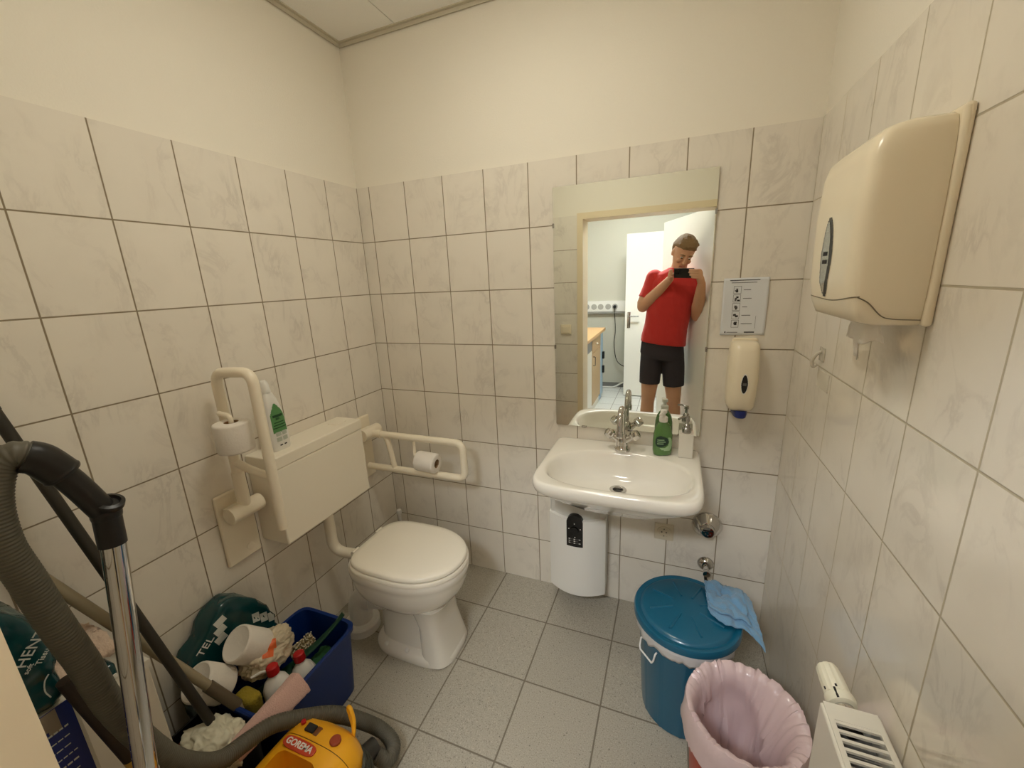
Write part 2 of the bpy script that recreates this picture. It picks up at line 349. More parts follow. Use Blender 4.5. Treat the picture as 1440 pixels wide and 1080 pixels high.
for k, xx in enumerate((0.32, 0.42, 0.51, 0.61, 0.70)):
    mk('socket', lathe([(0.038, 0), (0.038, 0.004), (0.022, 0.004), (0.019, 0.001)], axisM((xx, YH + 0.05, 1.125), (0, 1, 0)), 24), mat('socket_grey', (170, 168, 160), .4), t)
t = thing('power_cord', 'black plug and cord hanging from the hall socket strip', 'cord', (0.7, YH + 0.09, 1.12))
mk('plug', lathe([(0.02, 0), (0.022, 0.03), (0.012, 0.05), (0.004, 0.054)], axisM((0.70, YH + 0.051, 1.125), (0, 1, 0)), 20), black, t)
bm = B(); tube(catmull([(0.70, YH + 0.10, 1.12), (0.705, YH + 0.10, 1.02), (0.715, YH + 0.08, 0.80), (0.70, YH + 0.07, 0.62), (0.73, YH + 0.07, 0.42), (0.80, YH + 0.07, 0.33), (0.95, YH + 0.07, 0.28)]), 0.005, 8, bm); mk('cable', bm, black, t)
bm = B(); tube(catmull([(0.30, YH + 0.10, 0.012), (0.62, YH + 0.09, 0.012), (0.72, YH + 0.08, 0.02), (0.85, YH + 0.05, 0.08), (1.1, YH + 0.05, 0.085)]), 0.011, 10, bm)
o = mk('floor_cable', bm, mat('pale_cable', (215, 212, 205), .4)); tag(o, 'thick pale cable along the far hall skirting', 'cable')
# light switch on the front wall (mirror)
t = thing('light_switch', 'cream light switch beside the door, seen in the mirror', 'switch', (0.625, YF, 1.118))
mk('switch_frame', rbox(0.580, 0.670, YF, YF + 0.012, 1.078, 1.158, 0.004, 3), pl_ivory, t, wn=True); mk('rocker', rbox(0.596, 0.654, YF + 0.012, YF + 0.019, 1.091, 1.145, 0.003, 2), pl_ivory, t, wn=True)

# ------------------------------------------------------------------ mirror
MX0, MX1, MZ0, MZ1 = 0.972, 1.573, 0.882, 1.882
t = thing('wall_mirror', 'tall frameless mirror above the washbasin', 'mirror', ((MX0 + MX1) / 2, 0, MZ0))
bm = B(); box(bm, MX0, MX1, -0.0072, -0.0005, MZ0, MZ1); mk('backing', bm, mat('mirror_edge', (70, 72, 62), .3), t)
bm = B(); box(bm, MX0, MX1, -0.008, -0.0073, MZ0, MZ1); mk('mirror_glass', bm, mat('mirror_silver', (244, 247, 242), 0.0, metal=1.0), t)
for x, z in ((MX0, 1.738), (MX1, 1.738), (MX0, 1.24), (MX1, 1.24)):
    s = 1 if x == MX1 else -1
    mk('mirror_clip', rbox(x - 0.004 if s > 0 else x - 0.003, x + 0.003 if s > 0 else x + 0.004, -0.012, -0.0005, z - 0.009, z + 0.009, 0.001, 1), steel, t)
for x in (1.10, 1.30, 1.50): mk('mirror_clip', rbox(x - 0.012, x + 0.012, -0.012, -0.0005, MZ0 - 0.004, MZ0 + 0.003, 0.001, 1), steel, t)

# ------------------------------------------------------------------ washbasin
SXC = 1.2775
def outl(s, z, n=96, front=6.0, cy=-0.238, sy=None):
    return sell(SXC, cy, 0.2985 * s, 0.237 * (sy if sy is not None else s), n, front, z, e_back=26)
t = thing('washbasin', 'white ceramic washbasin with wide deck under the mirror', 'washbasin', (SXC, 0, 0.65))
rings = []
def inn(s, z, n=96): return sell(SXC, -0.272, 0.262 * s, 0.163 * s, n, 2.9, z, e_back=2.1)
rings.append([p + V((0, 0.03, 0)) for p in outl(.28, .655, sy=.35)]); rings.append([p + V((0, .03, 0)) for p in outl(.50, .675, sy=.62)])
rings.append([p + V((0, .022, 0)) for p in outl(.80, .725, sy=.82)]); rings.append([p + V((0, .006, 0)) for p in outl(.945, .768, sy=.965)])
rings.append(outl(.985, .779)); rings.append(outl(.999, .793)); rings.append(outl(1.0, .804)); rings.append(outl(.992, .816)); rings.append(outl(.972, .8215)); rings.append(outl(.945, .8215))
rings.append(inn(1.06, .8205)); rings.append(inn(1.025, .8175)); rings.append(inn(.99, .807)); rings.append(inn(.955, .785)); rings.append([p + V((0, .006, 0)) for p in inn(.90, .760)]); rings.append([p + V((0, .022, 0)) for p in inn(.78, .730)]); rings.append([p + V((0, .050, 0)) for p in inn(.55, .708)]); rings.append([p + V((0, .068, 0)) for p in inn(.30, .697)])
rings.append([V((1.275 + 0.026 * math.cos(2 * PI * i / 96), -0.198 + 0.026 * math.sin(2 * PI * i / 96), .692)) for i in range(96)])
mk('basin', loft(rings, True, False), cer, t, ang=60)
bm = B(); lathe([(0.031, .6945), (0.033, .698), (0.027, .6995), (0.021, .697), (0.019, .689), (0.0, .687)], Matrix.Translation((1.275, -0.198, 0)), 32, bm, cap0=False, cap1=False); mk('drain', bm, chrome, t, label='chrome drain ring')
bm = B(); lathe([(0.016, .686), (0.016, .6915), (0.002, .6925)], Matrix.Translation((1.275, -0.198, 0)), 24, bm); mk('drain_plug', bm, blackd, t)
bm = B(); tube(arc_path([(1.275, -0.198, .68), (1.275, -0.198, .60), (1.275, -0.05, .585), (1.275, 0.0, .585)], .05), 0.019, 16, bm); mk('waste_pipe', bm, white, t)
# tap
TX, TY, TZ = 1.275, -0.085, 0.8215
t = thing('basin_tap', 'chrome two-handle basin tap with arched spout', 'tap', (TX, TY, TZ))
mk('body', lathe([(0.030, TZ), (0.031, TZ + .008), (0.026, TZ + .014), (0.0245, TZ + .03), (0.0235, TZ + .055), (0.018, TZ + .068), (0.012, TZ + .074)], Matrix.Translation((TX, TY, 0)), 32), chrome, t)
sp = [(TX, TY, TZ + .06), (TX, TY, TZ + .145), (TX, TY - .015, TZ + .18), (TX, TY - .05, TZ + .197), (TX, TY - .085, TZ + .182), (TX, TY - .10, TZ + .15), (TX, TY - .105, TZ + .115)]
bm = B(); tube(catmull(sp, 8), 0.0105, 18, bm); mk('spout', bm, chrome, t)
mk('aerator', lathe([(0.013, 0), (0.0135, 0.02), (0.012, 0.024)], axisM((TX, TY - .1052, TZ + .096), (0, 0.02, 1)), 20), chrome, t)
for s in (-1, 1):
    d = V((s * .80, -0.12, .58)).normalized(); p = V((TX, TY, TZ + .035))
    bm = B(); tube([p, p + d * .052], [0.017, 0.0125], 16, bm); lathe([(0.0125, .045), (0.0185, .05), (0.0215, .057), (0.0205, .072), (0.017, .080), (0.008, .083)], axisM(p, d), 8, bm)
    mk('tap_handle', bm, chrome, t, ang=25)
# soap bottles on the basin
def flat_bottle(name, cx, cy, z0, prof, parent, m, rot=0, e=2.6, n=40):
    R = [[Matrix.Translation((cx, cy, 0)) @ Matrix.Rotation(rot, 4, 'Z') @ p for p in sell(0, 0, a, b, n, e, z0 + z)] for a, b, z in prof]
    return mk(name, loft(R), m, parent, ang=50)
greens = mat('green_liquid_bottle', (84, 126, 66), 0.12, coat=0.5); gl_dk = mat('dark_green_label', (22, 52, 38), 0.4); gl_lt = mat('pale_leaf_label', (150, 185, 140), 0.4)
GX, GY, GZ = 1.432, -0.085, 0.8215; rot = 0.30
t = thing('soap_bottle', 'green hand soap pump bottle on the basin rim', 'soap bottle', (GX, GY, GZ))
flat_bottle('bottle', GX, GY, GZ, [(.030, .018, 0), (.035, .022, .004), (.037, .024, .02), (.037, .024, .06), (.035, .023, .09), (.029, .020, .115), (.021, .017, .130), (.0135, .0135, .138), (.0135, .0135, .146)], t, greens, rot)
RM = Matrix.Translation((GX, GY, GZ)) @ Matrix.Rotation(rot, 4, 'Z')
bm = B(); lathe([(0.0155, .140), (0.0165, .143), (0.0165, .158), (0.012, .162), (0.007, .163), (0.007, .176)], RM, 24, bm); lathe([(.012, .176), (.013, .18), (.012, .188), (.004, .19)], RM, 20, bm); tube([RM @ V((0, 0, .183)), RM @ V((-.012, -.018, .183)), RM @ V((-.022, -.034, .178))], 0.0055, 12, bm)
mk('pump', bm, white, t, label='white pump')
def patch(fun, nu, nv, ok=None):
    bm = bmesh.new(); g = {}
    for i in range(nu + 1):
        for j in range(nv + 1):
            u, v = i / nu, j / nv
            g[i, j] = bm.verts.new(fun(u, v))
    for i in range(nu):
        for j in range(nv):
            if ok is None or ok((i + .5) / nu, (j + .5) / nv): bm.faces.new((g[i, j], g[i + 1, j], g[i + 1, j + 1], g[i, j + 1]))
    bmesh.ops.delete(bm, geom=[v for v in bm.verts if not v.link_faces], context='VERTS')
    return bm
def bottle_front(u, v, zc, hh, a, b, off, u0=-1.1, u1=1.1, e=2.6):
    th = -PI / 2 + u0 + (u1 - u0) * u; c, s = math.cos(th), math.sin(th)
    x = (a + off) * math.copysign(abs(c) ** (2 / e), c); y = (b + off) * math.copysign(abs(s) ** (2 / e), s)
    return RM @ V((x, y, zc + hh * (v - .5)))
bm = patch(lambda u, v: bottle_front(u, v, .055, .062, .0372, .0242, .0006), 26, 20, lambda u, v: (u - .62) ** 2 / .1 + (v - .45) ** 2 / .22 < 1 and (u - .42) ** 2 / .07 + (v - .6) ** 2 / .17 > 1); mk('leaf_print', bm, gl_lt, t)
bm = patch(lambda u, v: bottle_front(u, v, .062, .05, .0372, .0242, .0008), 26, 20, lambda u, v: (u - .36) ** 2 / .085 + (v - .52) ** 2 / .22 < 1); lb = mk('label_print', bm, gl_dk, t)
for zz, uu in ((.070, .5), (.062, .56), (.054, .48)):
    bm = patch(lambda u, v: bottle_front(.20 + u * uu * .6, v, zz, .0035, .0372, .0242, .0012), 10, 1); mk('label_line', bm, gl_lt, lb)
DX, DY = 1.519, -0.075
t = thing('pump_dispenser', 'square white pump dispenser with chrome head on the basin', 'soap dispenser', (DX, DY, GZ))
mk('container', rbox(DX - .027, DX + .027, DY - .027, DY + .027, GZ, GZ + .098, 0.003, 3), mat('matt_white', (225, 220, 208), .3), t, wn=True)
bm = B(); lathe([(.0165, .098), (.0165, .116), (.0125, .121), (.0125, .128), (.0085, .134), (.006, .136), (.006, .152), (.0095, .154), (.0095, .166), (.002, .168)], Matrix.Translation((DX, DY, GZ)), 24, bm)
tube([(DX, DY, GZ + .162), (DX - .018, DY - .016, GZ + .166), (DX - .032, DY - .029, GZ + .160)], 0.004, 12, bm); mk('pump', bm, steel, t, label='chrome pump head')

# ------------------------------------------------------------------ water heater below the basin
HX0_, HX1_, HZ0, HZ1 = 0.953, 1.2125, 0.085, 0.565
t = thing('water_heater', 'white under-sink water heater with black control panel', 'water heater', (1.083, 0, HZ0))
mk('back_shell', rbox(HX0_ + .006, HX1_ - .001, -0.085, 0.0, HZ0 + .012, HZ1, 0.006, 3), mat('heater_grey', (205, 203, 196), .35), t, wn=True)
def hfront(x, z, top=None):
    u = (x - HX0_) / (HX1_ - HX0_); return -0.088 - 0.048 * (1 - (2 * u - 1) ** 2)
def hcover(z0f, z1, off=0.0, xa=HX0_, xb=HX1_, n=24, back=-0.07):
    top = []; bot = []; R = []
    for i in range(n + 1):
        x = xa + (xb - xa) * i / n; u = (x - HX0_) / (HX1_ - HX0_); y = hfront(x, 0) - off
        R.append((x, y, z0f(u), z1(u)))
    bm = bmesh.new(); a = [[bm.verts.new((x, y, z0)), bm.verts.new((x, y, z1_)), bm.verts.new((x, back, z1_)), bm.verts.new((x, back, z0))] for x, y, z0, z1_ in R]
    for p, q in zip(a, a[1:]):
        for k in range(4): bm.faces.new((p[k], p[(k + 1) % 4], q[(k + 1) % 4], q[k]))
    bm.faces.new(a[0]); bm.faces.new(a[-1][::-1]); return bm
mk('front_cover', hcover(lambda u: HZ0 + .0, lambda u: 0.478), mat('heater_white', (244, 242, 236), .3), t, ang=30)
mk('top_recess', hcover(lambda u: 0.478, lambda u: 0.555, off=-0.02), mat('heater_shade_grey', (205, 203, 196), .35), t, ang=30)  # grey instead of white paints in the basin's shade on the recess
pc = 1.082
def panel_top(u):
    x = HX0_ + u * (HX1_ - HX0_); d = (x - pc) / .037; return 0.466 + .04 * math.sqrt(max(0, 1 - d * d * .98))
pn = mk('control_panel', hcover(lambda u: 0.347, panel_top, off=.002, xa=pc - .037, xb=pc + .037, n=20), black, t, ang=30, label='black control panel with knob')
kn = mk('dial', lathe([(.019, 0), (.018, .006), (.004, .0065)], axisM((pc, hfront(pc, 0) - .002, .432), (0, -1, 0)), 28), blackd, pn)
for dx, dz in ((-.026, .436), (.026, .439), (0, .464), (0.002, .396)):
    bm = B(); lathe([(.0025, 0), (.0025, .0006)], axisM((pc + dx, hfront(pc + dx, 0) - .0021, dz), (0, -1, 0)), 10, bm); mk('dial_mark', bm, white, pn)
for r_, zz in enumerate((.384, .374, .364)):
    for k in range(5 - r_ % 2):
        x0 = pc - .027 + k * .0115; bm = B(); box(bm, x0, x0 + .008, hfront(x0 + .004, 0) - .0026, hfront(x0 + .004, 0) - .0018, zz, zz + .0035); mk('panel_print', bm, grey_ink if k % 2 else white, pn)
# socket and valves
t = thing('wall_socket', 'cream wall socket under the washbasin', 'socket', (1.457, 0, .415))
mk('socket_frame', rbox(1.417, 1.497, -0.007, 0.0, .375, .455, 0.003, 3), mat('cream_socket', (214, 203, 180), .35), t, wn=True)
mk('socket_insert', lathe([(.0295, 0), (.0285, .006), (.0215, .006), (.0200, .001), (.002, .001)], axisM((1.457, -.007, .415), (0, -1, 0)), 32), mat('cream_socket', (214, 203, 180), .35), t)
for s in (-1, 1): mk('contact_hole', lathe([(.003, 0), (.003, .0008)], axisM((1.457 + s * .0095, -.008, .415), (0, -1, 0)), 12), ink, t)
for s in (-1, 1): mk('earth_clip', rbox(1.455, 1.459, -.0125, -.008, .415 + s * .0165 - .002, .415 + s * .0165 + .002, .0005, 1), steel, t)
t = thing('valve_rosette', 'large round chrome valve cover on the wall right of the socket', 'valve', (1.626, 0, .481))
Mx = axisM((1.626, 0, .481), (0, -1, 0))
mk('rosette', lathe([(.060, 0), (.060, .004), (.056, .010), (.034, .040), (.030, .043)], Mx, 48), chrome, t)
mk('valve_cap', lathe([(.029, .042), (.028, .056), (.024, .060), (.004, .061)], Mx, 36), chrome, t)
bm = B(); box(bm, 1.606, 1.646, -.0622, -.0605, .487, .492); mk('valve_slot', bm, ink, t)
for dx, dz in ((-.009, -.006), (.0, -.012), (.009, -.006)):
    bm = B(); lathe([(.003, 0), (.003, .0015)], axisM((1.626 + dx, -.0605, .481 + dz), (0, -1, 0)), 10, bm); mk('valve_mark', bm, grey_ink, t)
t = thing('angle_valve', 'small chrome angle valve low on the wall above the blue bin', 'valve', (1.633, 0, .29))
Mx = axisM((1.633, 0, .29), (0, -1, 0)); mk('rosette', lathe([(.034, 0), (.033, .004), (.022, .016), (.014, .02)], Mx, 36), chrome, t)
bm = B(); tube([(1.633, -.015, .29), (1.633, -.055, .29)], .011, 16, bm); tube([(1.633, -.04, .29), (1.633, -.04, .262)], .009, 14, bm); mk('valve_body', bm, chrome, t)
mk('valve_knob', lathe([(.013, 0), (.0145, .006), (.0145, .018), (.004, .02)], axisM((1.633, -.055, .29), (0, -1, 0)), 10), chrome, t)
bm = B(); tube(catmull([(1.633, -.04, .264), (1.635, -.038, .24), (1.645, -.03, .215), (1.66, -.02, .17)]), .0065, 10, bm); mk('hose', bm, black, t, label='thin black supply hose')

# ------------------------------------------------------------------ soap dispenser and notice on the back wall
t = thing('soap_dispenser', 'ivory wall soap dispenser with blue push bar right of the mirror', 'soap dispenser', (1.70, 0, 1.0))
SC = 1.701
def sd(z, a, d, e=3.4):   # half-ring against the wall
    return [V((SC + p.x, min(p.y, 0) if p.y < 0 else 0, z)) for p in sell(0, 0, a, d, 48, e, z)]
prof = [(1.014, .036, .050), (1.020, .043, .066), (1.036, .048, .080), (1.08, .051, .088), (1.14, .0525, .090), (1.20, .0515, .084), (1.245, .0495, .074), (1.264, .047, .066), (1.273, .042, .056), (1.278, .032, .044), (1.280, .014, .02)]
mk('dispenser_cover', loft([sd(*p) for p in prof]), pl_ivory, t, ang=60)
bm = loft([sd(z, a, d, 3) for z, a, d in ((1.262, .044, .016), (1.282, .042, .020), (1.287, .036, .016))]); mk('back_plate', bm, pl_ivory, t)
mk('push_bar', loft([sd(z, a, d, 3) for z, a, d in ((.990, .020, .070), (.994, .024, .076), (1.008, .026, .080), (1.020, .025, .076))]), mat('push_blue', (22, 38, 110), .3), t, label='blue push bar')
def on_disp(dx, z):
    # y on the front of the cover at x offset
    zs = prof
    for (z0, a0, d0), (z1, a1, d1) in zip(zs, zs[1:]):
        if z0 <= z <= z1:
            k = (z - z0) / (z1 - z0); a = a0 + k * (a1 - a0); d = d0 + k * (d1 - d0); return -d * (1 - min(.999, abs(dx) / a) ** 3.4) ** (1 / 3.4)
    return -.09
def ov(cz, rx, rz, off): return patch(lambda u, v: V((SC + (u * 2 - 1) * rx, on_disp((u * 2 - 1) * rx, cz + (v * 2 - 1) * rz) - off, cz + (v * 2 - 1) * rz)), 24, 30, lambda u, v: (2 * u - 1) ** 2 + abs(2 * v - 1) ** 1.6 < 1)
mk('emblem_rim', ov(1.128, .0125, .038, .0008), white, t); em = mk('emblem', ov(1.128, .0105, .034, .0014), black, t, label='black oval level window')
mk('emblem_mark', rbox(SC - .006, SC + .006, on_disp(0, 1.13) - .003, on_disp(0, 1.13) - .0015, 1.123, 1.133, .0005, 1), grey_ink, em)
# notice sheet
t = thing('notice_sheet', 'white hand-washing notice in a plastic sleeve on the wall', 'notice', (1.69, 0, 1.30))
NX0, NX1, NZ0, NZ1 = 1.615, 1.760, 1.296, 1.503
def sheet(u, v, off=0):
    x = NX0 + (NX1 - NX0) * u; z = NZ0 + (NZ1 - NZ0) * v
    return V((x, -.0025 - off - .010 * max(0, abs(2 * u - 1) - .55) ** 1.3 * (1 - v * .5) - .002 * math.sin(u * 5 + v * 4), z))
def sheet_bm(x0, x1, z0, z1, off, n=8): return patch(lambda u, v: sheet(x0 + (x1 - x0) * u, z0 + (z1 - z0) * v, off), n, n)
bm = sheet_bm(0, 1, 0, 1, 0, 20); o = mk('paper_sheet', bm, mat('print_paper', (222, 224, 226), .45), t); o.modifiers.new('s', 'SOLIDIFY').thickness = .0006
tx = o
def pr(name, x0, x1, z0, z1, m, off=.0006): mk(name, sheet_bm(x0, x1, z0, z1, off, 6), m, tx)
pr('heading_line', .14, .80, .955, .968, ink); pr('heading_line', .18, .74, .915, .925, grey_ink)
for k in range(5):
    z = .86 - k * .148
    for (a, b, c, d) in ((.24, .41, z - .13, z - .124), (.24, .41, z - .004, z + .002), (.24, .247, z - .13, z), (.403, .41, z - .13, z)): pr('pictogram_box', a, b, c, d, grey_ink)
    for q in range(4):
        xx = .265 + random.random() * .07; zz = z - .115 + random.random() * .06; pr('pictogram', xx, xx + .035 + random.random() * .03, zz, zz + .02 + random.random() * .025, ink if q < 2 else grey_ink)
    pr('text_line', .46, .46 + (.16, .19, .11, .20, .25)[k], z - .07, z - .06, grey_ink)
pr('frame_line', .78, .785, .06 + .06, .34, grey_ink); pr('footer_mark', .10, .13, .04, .065, ink); pr('footer_line', .15, .40, .045, .056, grey_ink); pr('footer_line', .55, .78, .042, .062, ink)

# ------------------------------------------------------------------ paper towel dispenser (right wall)
t = thing('towel_dispenser', 'ivory paper towel dispenser on the right wall', 'towel dispenser', (W, -0.69, 1.42))
TY0, TY1, TZ0, TZ1 = -0.822, -0.545, 1.425, 1.758
def td(z, d, hw=None, e=11, cx=W - .016, n=64):
    hw = hw or (TY1 - TY0) / 2
    return [V((cx + min(p.x, 0), (TY0 + TY1) / 2 + p.y, z)) for p in sell(0, 0, d, hw, n, e, z)]
pr_ = [(TZ0, .070, .128), (TZ0 + .006, .088, .133), (TZ0 + .03, .098, .1355), (TZ0 + .075, .106, .137), (TZ0 + .20, .108, .137), (TZ1 - .05, .104, .135), (TZ1 - .022, .096, .132), (TZ1 - .008, .080, .126), (TZ1 - .001, .055, .112), (TZ1, .03, .09)]
mk('front_cover', loft([td(z, d, hw) for z, d, hw in pr_]), pl_ivory, t, ang=60)
bm = rbox(W - .0155, W, TY0 - .0015, TY1 + .0015, TZ0 - .002, TZ1 + .006, .007, 4); mk('back_plate', bm, pl_ivory, t, wn=True)
def td_front(y, z, off):
    hw, d = .137, .107
    for (z0, d0, h0), (z1, d1, h1) in zip(pr_, pr_[1:]):
        if z0 <= z <= z1: k = (z - z0) / (z1 - z0); d = d0 + k * (d1 - d0); hw = h0 + k * (h1 - h0)
    q = min(.9999, abs(y - (TY0 + TY1) / 2) / hw); return W - .016 - d * (1 - q ** 11) ** (1 / 11) - off
# seam that waves across the lower cover, level window with emblem
def seam(y):
    u = (y - (TY0 + TY1) / 2) / .137; return TZ0 + .042 + .026 * math.exp(-(u / .55) ** 2 * 1.2) * (1 if True else 0) - .03 * abs(u) ** 3
bm = B(); yn = (TY0 + TY1) / 2 - .1372
pts = catmull([V((1.843, yn, TZ0 + .010)), V((1.805, yn - .0004, TZ0 + .012)), V((1.788, yn - .0004, TZ0 + .018)), V((1.768, yn - .0002, TZ0 + .040)), V((1.752, yn + .001, TZ0 + .050))], 8)
pts += [V((td_front(y, z, .0002), y, z)) for y, z in [(TY0 + .006 + (TY1 - TY0 - .010) * i / 60, TZ0 + .051 - .012 * math.sin(min(1, i / 30) * PI / 2) + .004 * max(0, i - 30) / 30) for i in range(61)]]
tube(pts, .0011, 6, bm); mk('cover_seam', bm, mat('seam_dark', (120, 110, 88), .6), t)
yc, zc = -.668, 1.548
wn_ = mk('level_window', patch(lambda u, v: V((td_front(yc + (2 * u - 1) * .033, zc + (2 * v - 1) * .078, .0008), yc + (2 * u - 1) * .033, zc + (2 * v - 1) * .078)), 24, 30, lambda u, v: (2 * u - 1) ** 2 + abs(2 * v - 1) ** 1.6 < 1), black, t, label='dark oval level window')
mk('emblem_plate', patch(lambda u, v: V((td_front(yc - .004 + (2 * u - 1) * .022, zc + (2 * v - 1) * .07, .0014), yc + .004 + (2 * u - 1) * .022, zc + (2 * v - 1) * .07)), 20, 26, lambda u, v: (2 * u - 1) ** 2 + abs(2 * v - 1) ** 1.6 < 1), steel, wn_)
for k in range(2): mk('emblem_mark', patch(lambda u, v: V((td_front(yc, zc, .0022), yc - .008 + .024 * u, zc - .012 + k * .016 + v * .008)), 2, 2), ink, wn_)
def ptowel(u, v):
    y = -.665 - .125 * u; z = 1.428 - (.085 if .1 < u < .5 else .05) * v * (1 - .35 * abs(u - .3)); 
    return V((W - .062 + .012 * math.sin(u * 7) * v, y - .02 * v * (u - .5) * 1.5 + .004 * nz((u * 4, v * 3, 0), 1), z + .008 * nz((u * 5, v * 5, 1), 1) * v))
o = mk('paper_towel', patch(ptowel, 20, 10), paper, t); o.modifiers.new('s', 'SOLIDIFY').thickness = .0008
# clear hook and sticker
clear = mat('clear_plastic', (226, 220, 204), .10, trans=.25, coat=.5)
t = thing('adhesive_hook', 'clear adhesive hook on the right wall tiles', 'hook', (W, -.303, 1.27))
mk('hook_plate', rbox(W - .004, W, -.325, -.285, 1.262, 1.302, .0015, 2), clear, t); bm = B(); tube(catmull([(W - .004, -.303, 1.29), (W - .016, -.303, 1.28), (W - .024, -.303, 1.262), (W - .02, -.303, 1.246), (W - .012, -.303, 1.252)]), .005, 12, bm); mk('hook_arm', bm, clear, t)
o = mk('wall_sticker', rbox(W - .0012, W, -.385, -.285, 1.186, 1.236, .0004, 1), mat('faded_sticker', (214, 206, 190), .5)); tag(o, 'small faded square sticker below the clear hook', 'sticker')

# ------------------------------------------------------------------ toilet
TCY = -0.51
t = thing('toilet', 'white floor-standing toilet with closed lid', 'toilet', (0.45, TCY, 0))
def tr(z, x0, x1, hw, e=2.4, n=64): return sell((x0 + x1) / 2, TCY, (x1 - x0) / 2, hw, n, e, z)
def bowlring(z, x0, x1, hw, n=64, eb=3.4, ef=2.15):
    """egg-shaped: squarer at the hinge end, rounder at the front"""
    out = []; cx = x0 + (x1 - x0) * .50
    for i in range(n):
        th = 2 * PI * i / n; c, s = math.cos(th), math.sin(th); e = ef if c > 0 else eb
        a = (x1 - cx) if c > 0 else (cx - x0)
        out.append(V((cx + a * math.copysign(abs(c) ** (2 / e), c), TCY + hw * math.copysign(abs(s) ** (2 / e), s), z)))
    return out
bm = loft([bowlring(*q) for q in ((.215, .33, .56, .080), (.235, .30, .60, .110), (.265, .27, .645, .142), (.30, .25, .68, .162), (.34, .235, .705, .174), (.375, .225, .715, .179), (.392, .222, .718, .180), (.396, .222, .720, .1825), (.418, .222, .722, .1825), (.425, .225, .718, .179))])
bowl = mk('bowl', bm, cer, t, ang=60)
bm = loft([tr(0, .285, .668, .122, 3.4), tr(.012, .283, .670, .124, 3.4), tr(.030, .285, .666, .120, 3.4), tr(.040, .292, .655, .108, 3.2)])
# front column leaning back, and narrower waist
def col(z, x0, x1, hw): return sell((x0 + x1) / 2, TCY, (x1 - x0) / 2, hw, 48, 3.0, z)
loft([col(.02, .30, .62, .085), col(.10, .30, .60, .072), col(.18, .30, .60, .070), col(.25, .29, .62, .09)], bm=bm)
loft([col(.01, .525, .668, .118), col(.08, .522, .650, .108), col(.16, .518, .632, .100), col(.22, .50, .63, .105), col(.27, .48, .65, .12)], bm=bm)
mk('pedestal', bm, cer, t, ang=50)
for x in (.37, .475):
    for s in (-1,): 
        b_ = B(); ball((x, TCY + s * .105, .042), (.010, .010, .009), b_, 8); mk('bolt_cap', b_, white, t)
def lidring(z, d, lift=0): return bowlring(z, .246 + d, .722 - d, .183 - d, eb=4.2)
mk('seat', loft([lidring(.427, .006), lidring(.430, .0), lidring(.440, .001), lidring(.445, .005)]), cerseat, t, ang=50)
mk('lid', loft([lidring(.448, .010), lidring(.450, .006), lidring(.459, .007), lidring(.465, .013), lidring(.468, .035), lidring(.4695, .09)]), cerseat, t, ang=50)
bm = B()
for s in (-1, 1): tube([(.246, TCY + s * .075 - .018, .447), (.246, TCY + s * .075 + .018, .447)], .011, 14, bm); 
mk('hinge', bm, cerseat, t)
bm = B(); tube(arc_path([(.30, TCY, .17), (.172, TCY - .03, .17), (.172, TCY - .03, .0)], .07, 10), .050, 24, bm); lathe([(.058, 0), (.058, .03)], axisM((.215, TCY - .02, .17), (1, .2, 0)), 32, bm)
lathe([(.078, 0), (.078, .035), (.072, .042), (.052, .046)], Matrix.Translation((.172, TCY - .03, 0)), 36, bm); mk('outlet_pipe', bm, white, t)
bm = B(); tube(arc_path([(.075, TCY - .035, .61), (.075, TCY - .035, .385), (.25, TCY, .37)], .06, 10), .0225, 20, bm); lathe([(.03, 0), (.03, .03)], axisM((.215, TCY - .007, .373), (1, .18, -.05)), 24, bm); mk('flush_pipe', bm, pl_cist, t)
# cistern
t = thing('cistern', 'white wall-hung cistern between the grab rails', 'cistern', (0, -.565, .6))
mk('tank', rbox(0.0, .1395, -.7935, -.3385, .597, .9015, .006, 3), pl_cist, t, wn=True)
mk('tank_lid', rbox(0.0, .141, -.795, -.337, .9015, .948, .005, 3), pl_cist, t, wn=True)
mk('flush_button', rbox(.045, .095, -.44, -.38, .947, .951, .002, 2), pl_cist, t, wn=True)
# toilet brush in the corner
t = thing('toilet_brush', 'white toilet brush standing in the back left corner', 'toilet brush', (.115, -.125, 0))
Mt = Matrix.Translation((.115, -.125, 0)); mk('brush_holder', lathe([(.05, 0), (.052, .01), (.045, .12), (.042, .125), (.02, .126)], Mt, 32), white, t)
mk('brush_handle', lathe([(.010, .126), (.008, .16), (.008, .325), (.012, .331), (.0145, .342), (.012, .354), (.004, .358)], Mt, 20), white, t)

# ------------------------------------------------------------------ grab rails
RY = -.872
t = thing('grab_rail', 'white grab rail folded up against the left wall', 'grab rail', (0, RY, .57))
mk('wall_plate', rbox(0, .014, RY - .066, RY + .062, .57, .85, .008, 3), rail_m, t, wn=True)
bm = B(); tube([(.062, RY - .058, .785), (.062, RY + .058, .785)], .030, 28, bm); mk('hinge_barrel', bm, rail_m, t, ang=30)
bm = B(); box(bm, .012, .05, RY - .045, RY + .045, .765, .80); mk('hinge_bracket', bm, rail_m, t)
mk('plate_cap', lathe([(.014, 0), (.0145, .002), (.010, .003)], axisM((.014, RY + .02, .61), (1, 0, 0)), 20), rail_m, t)
path = arc_path([(.066, RY, .79), (.066, RY, 1.282), (.238, RY, 1.290), (.238, RY, .742)], .045, 10)
bm = B(); tube(path, .0165, 24, bm); tube([(.066, RY, .80), (.066, RY, .93)], .020, 24, bm); mk('rail_tube', bm, rail_m, t)
bm = B(); tube(arc_path([(.07, RY, .965), (.14, RY, .945), (.236, RY, .932)], .04), .0135, 18, bm); mk('strut', bm, rail_m, t)
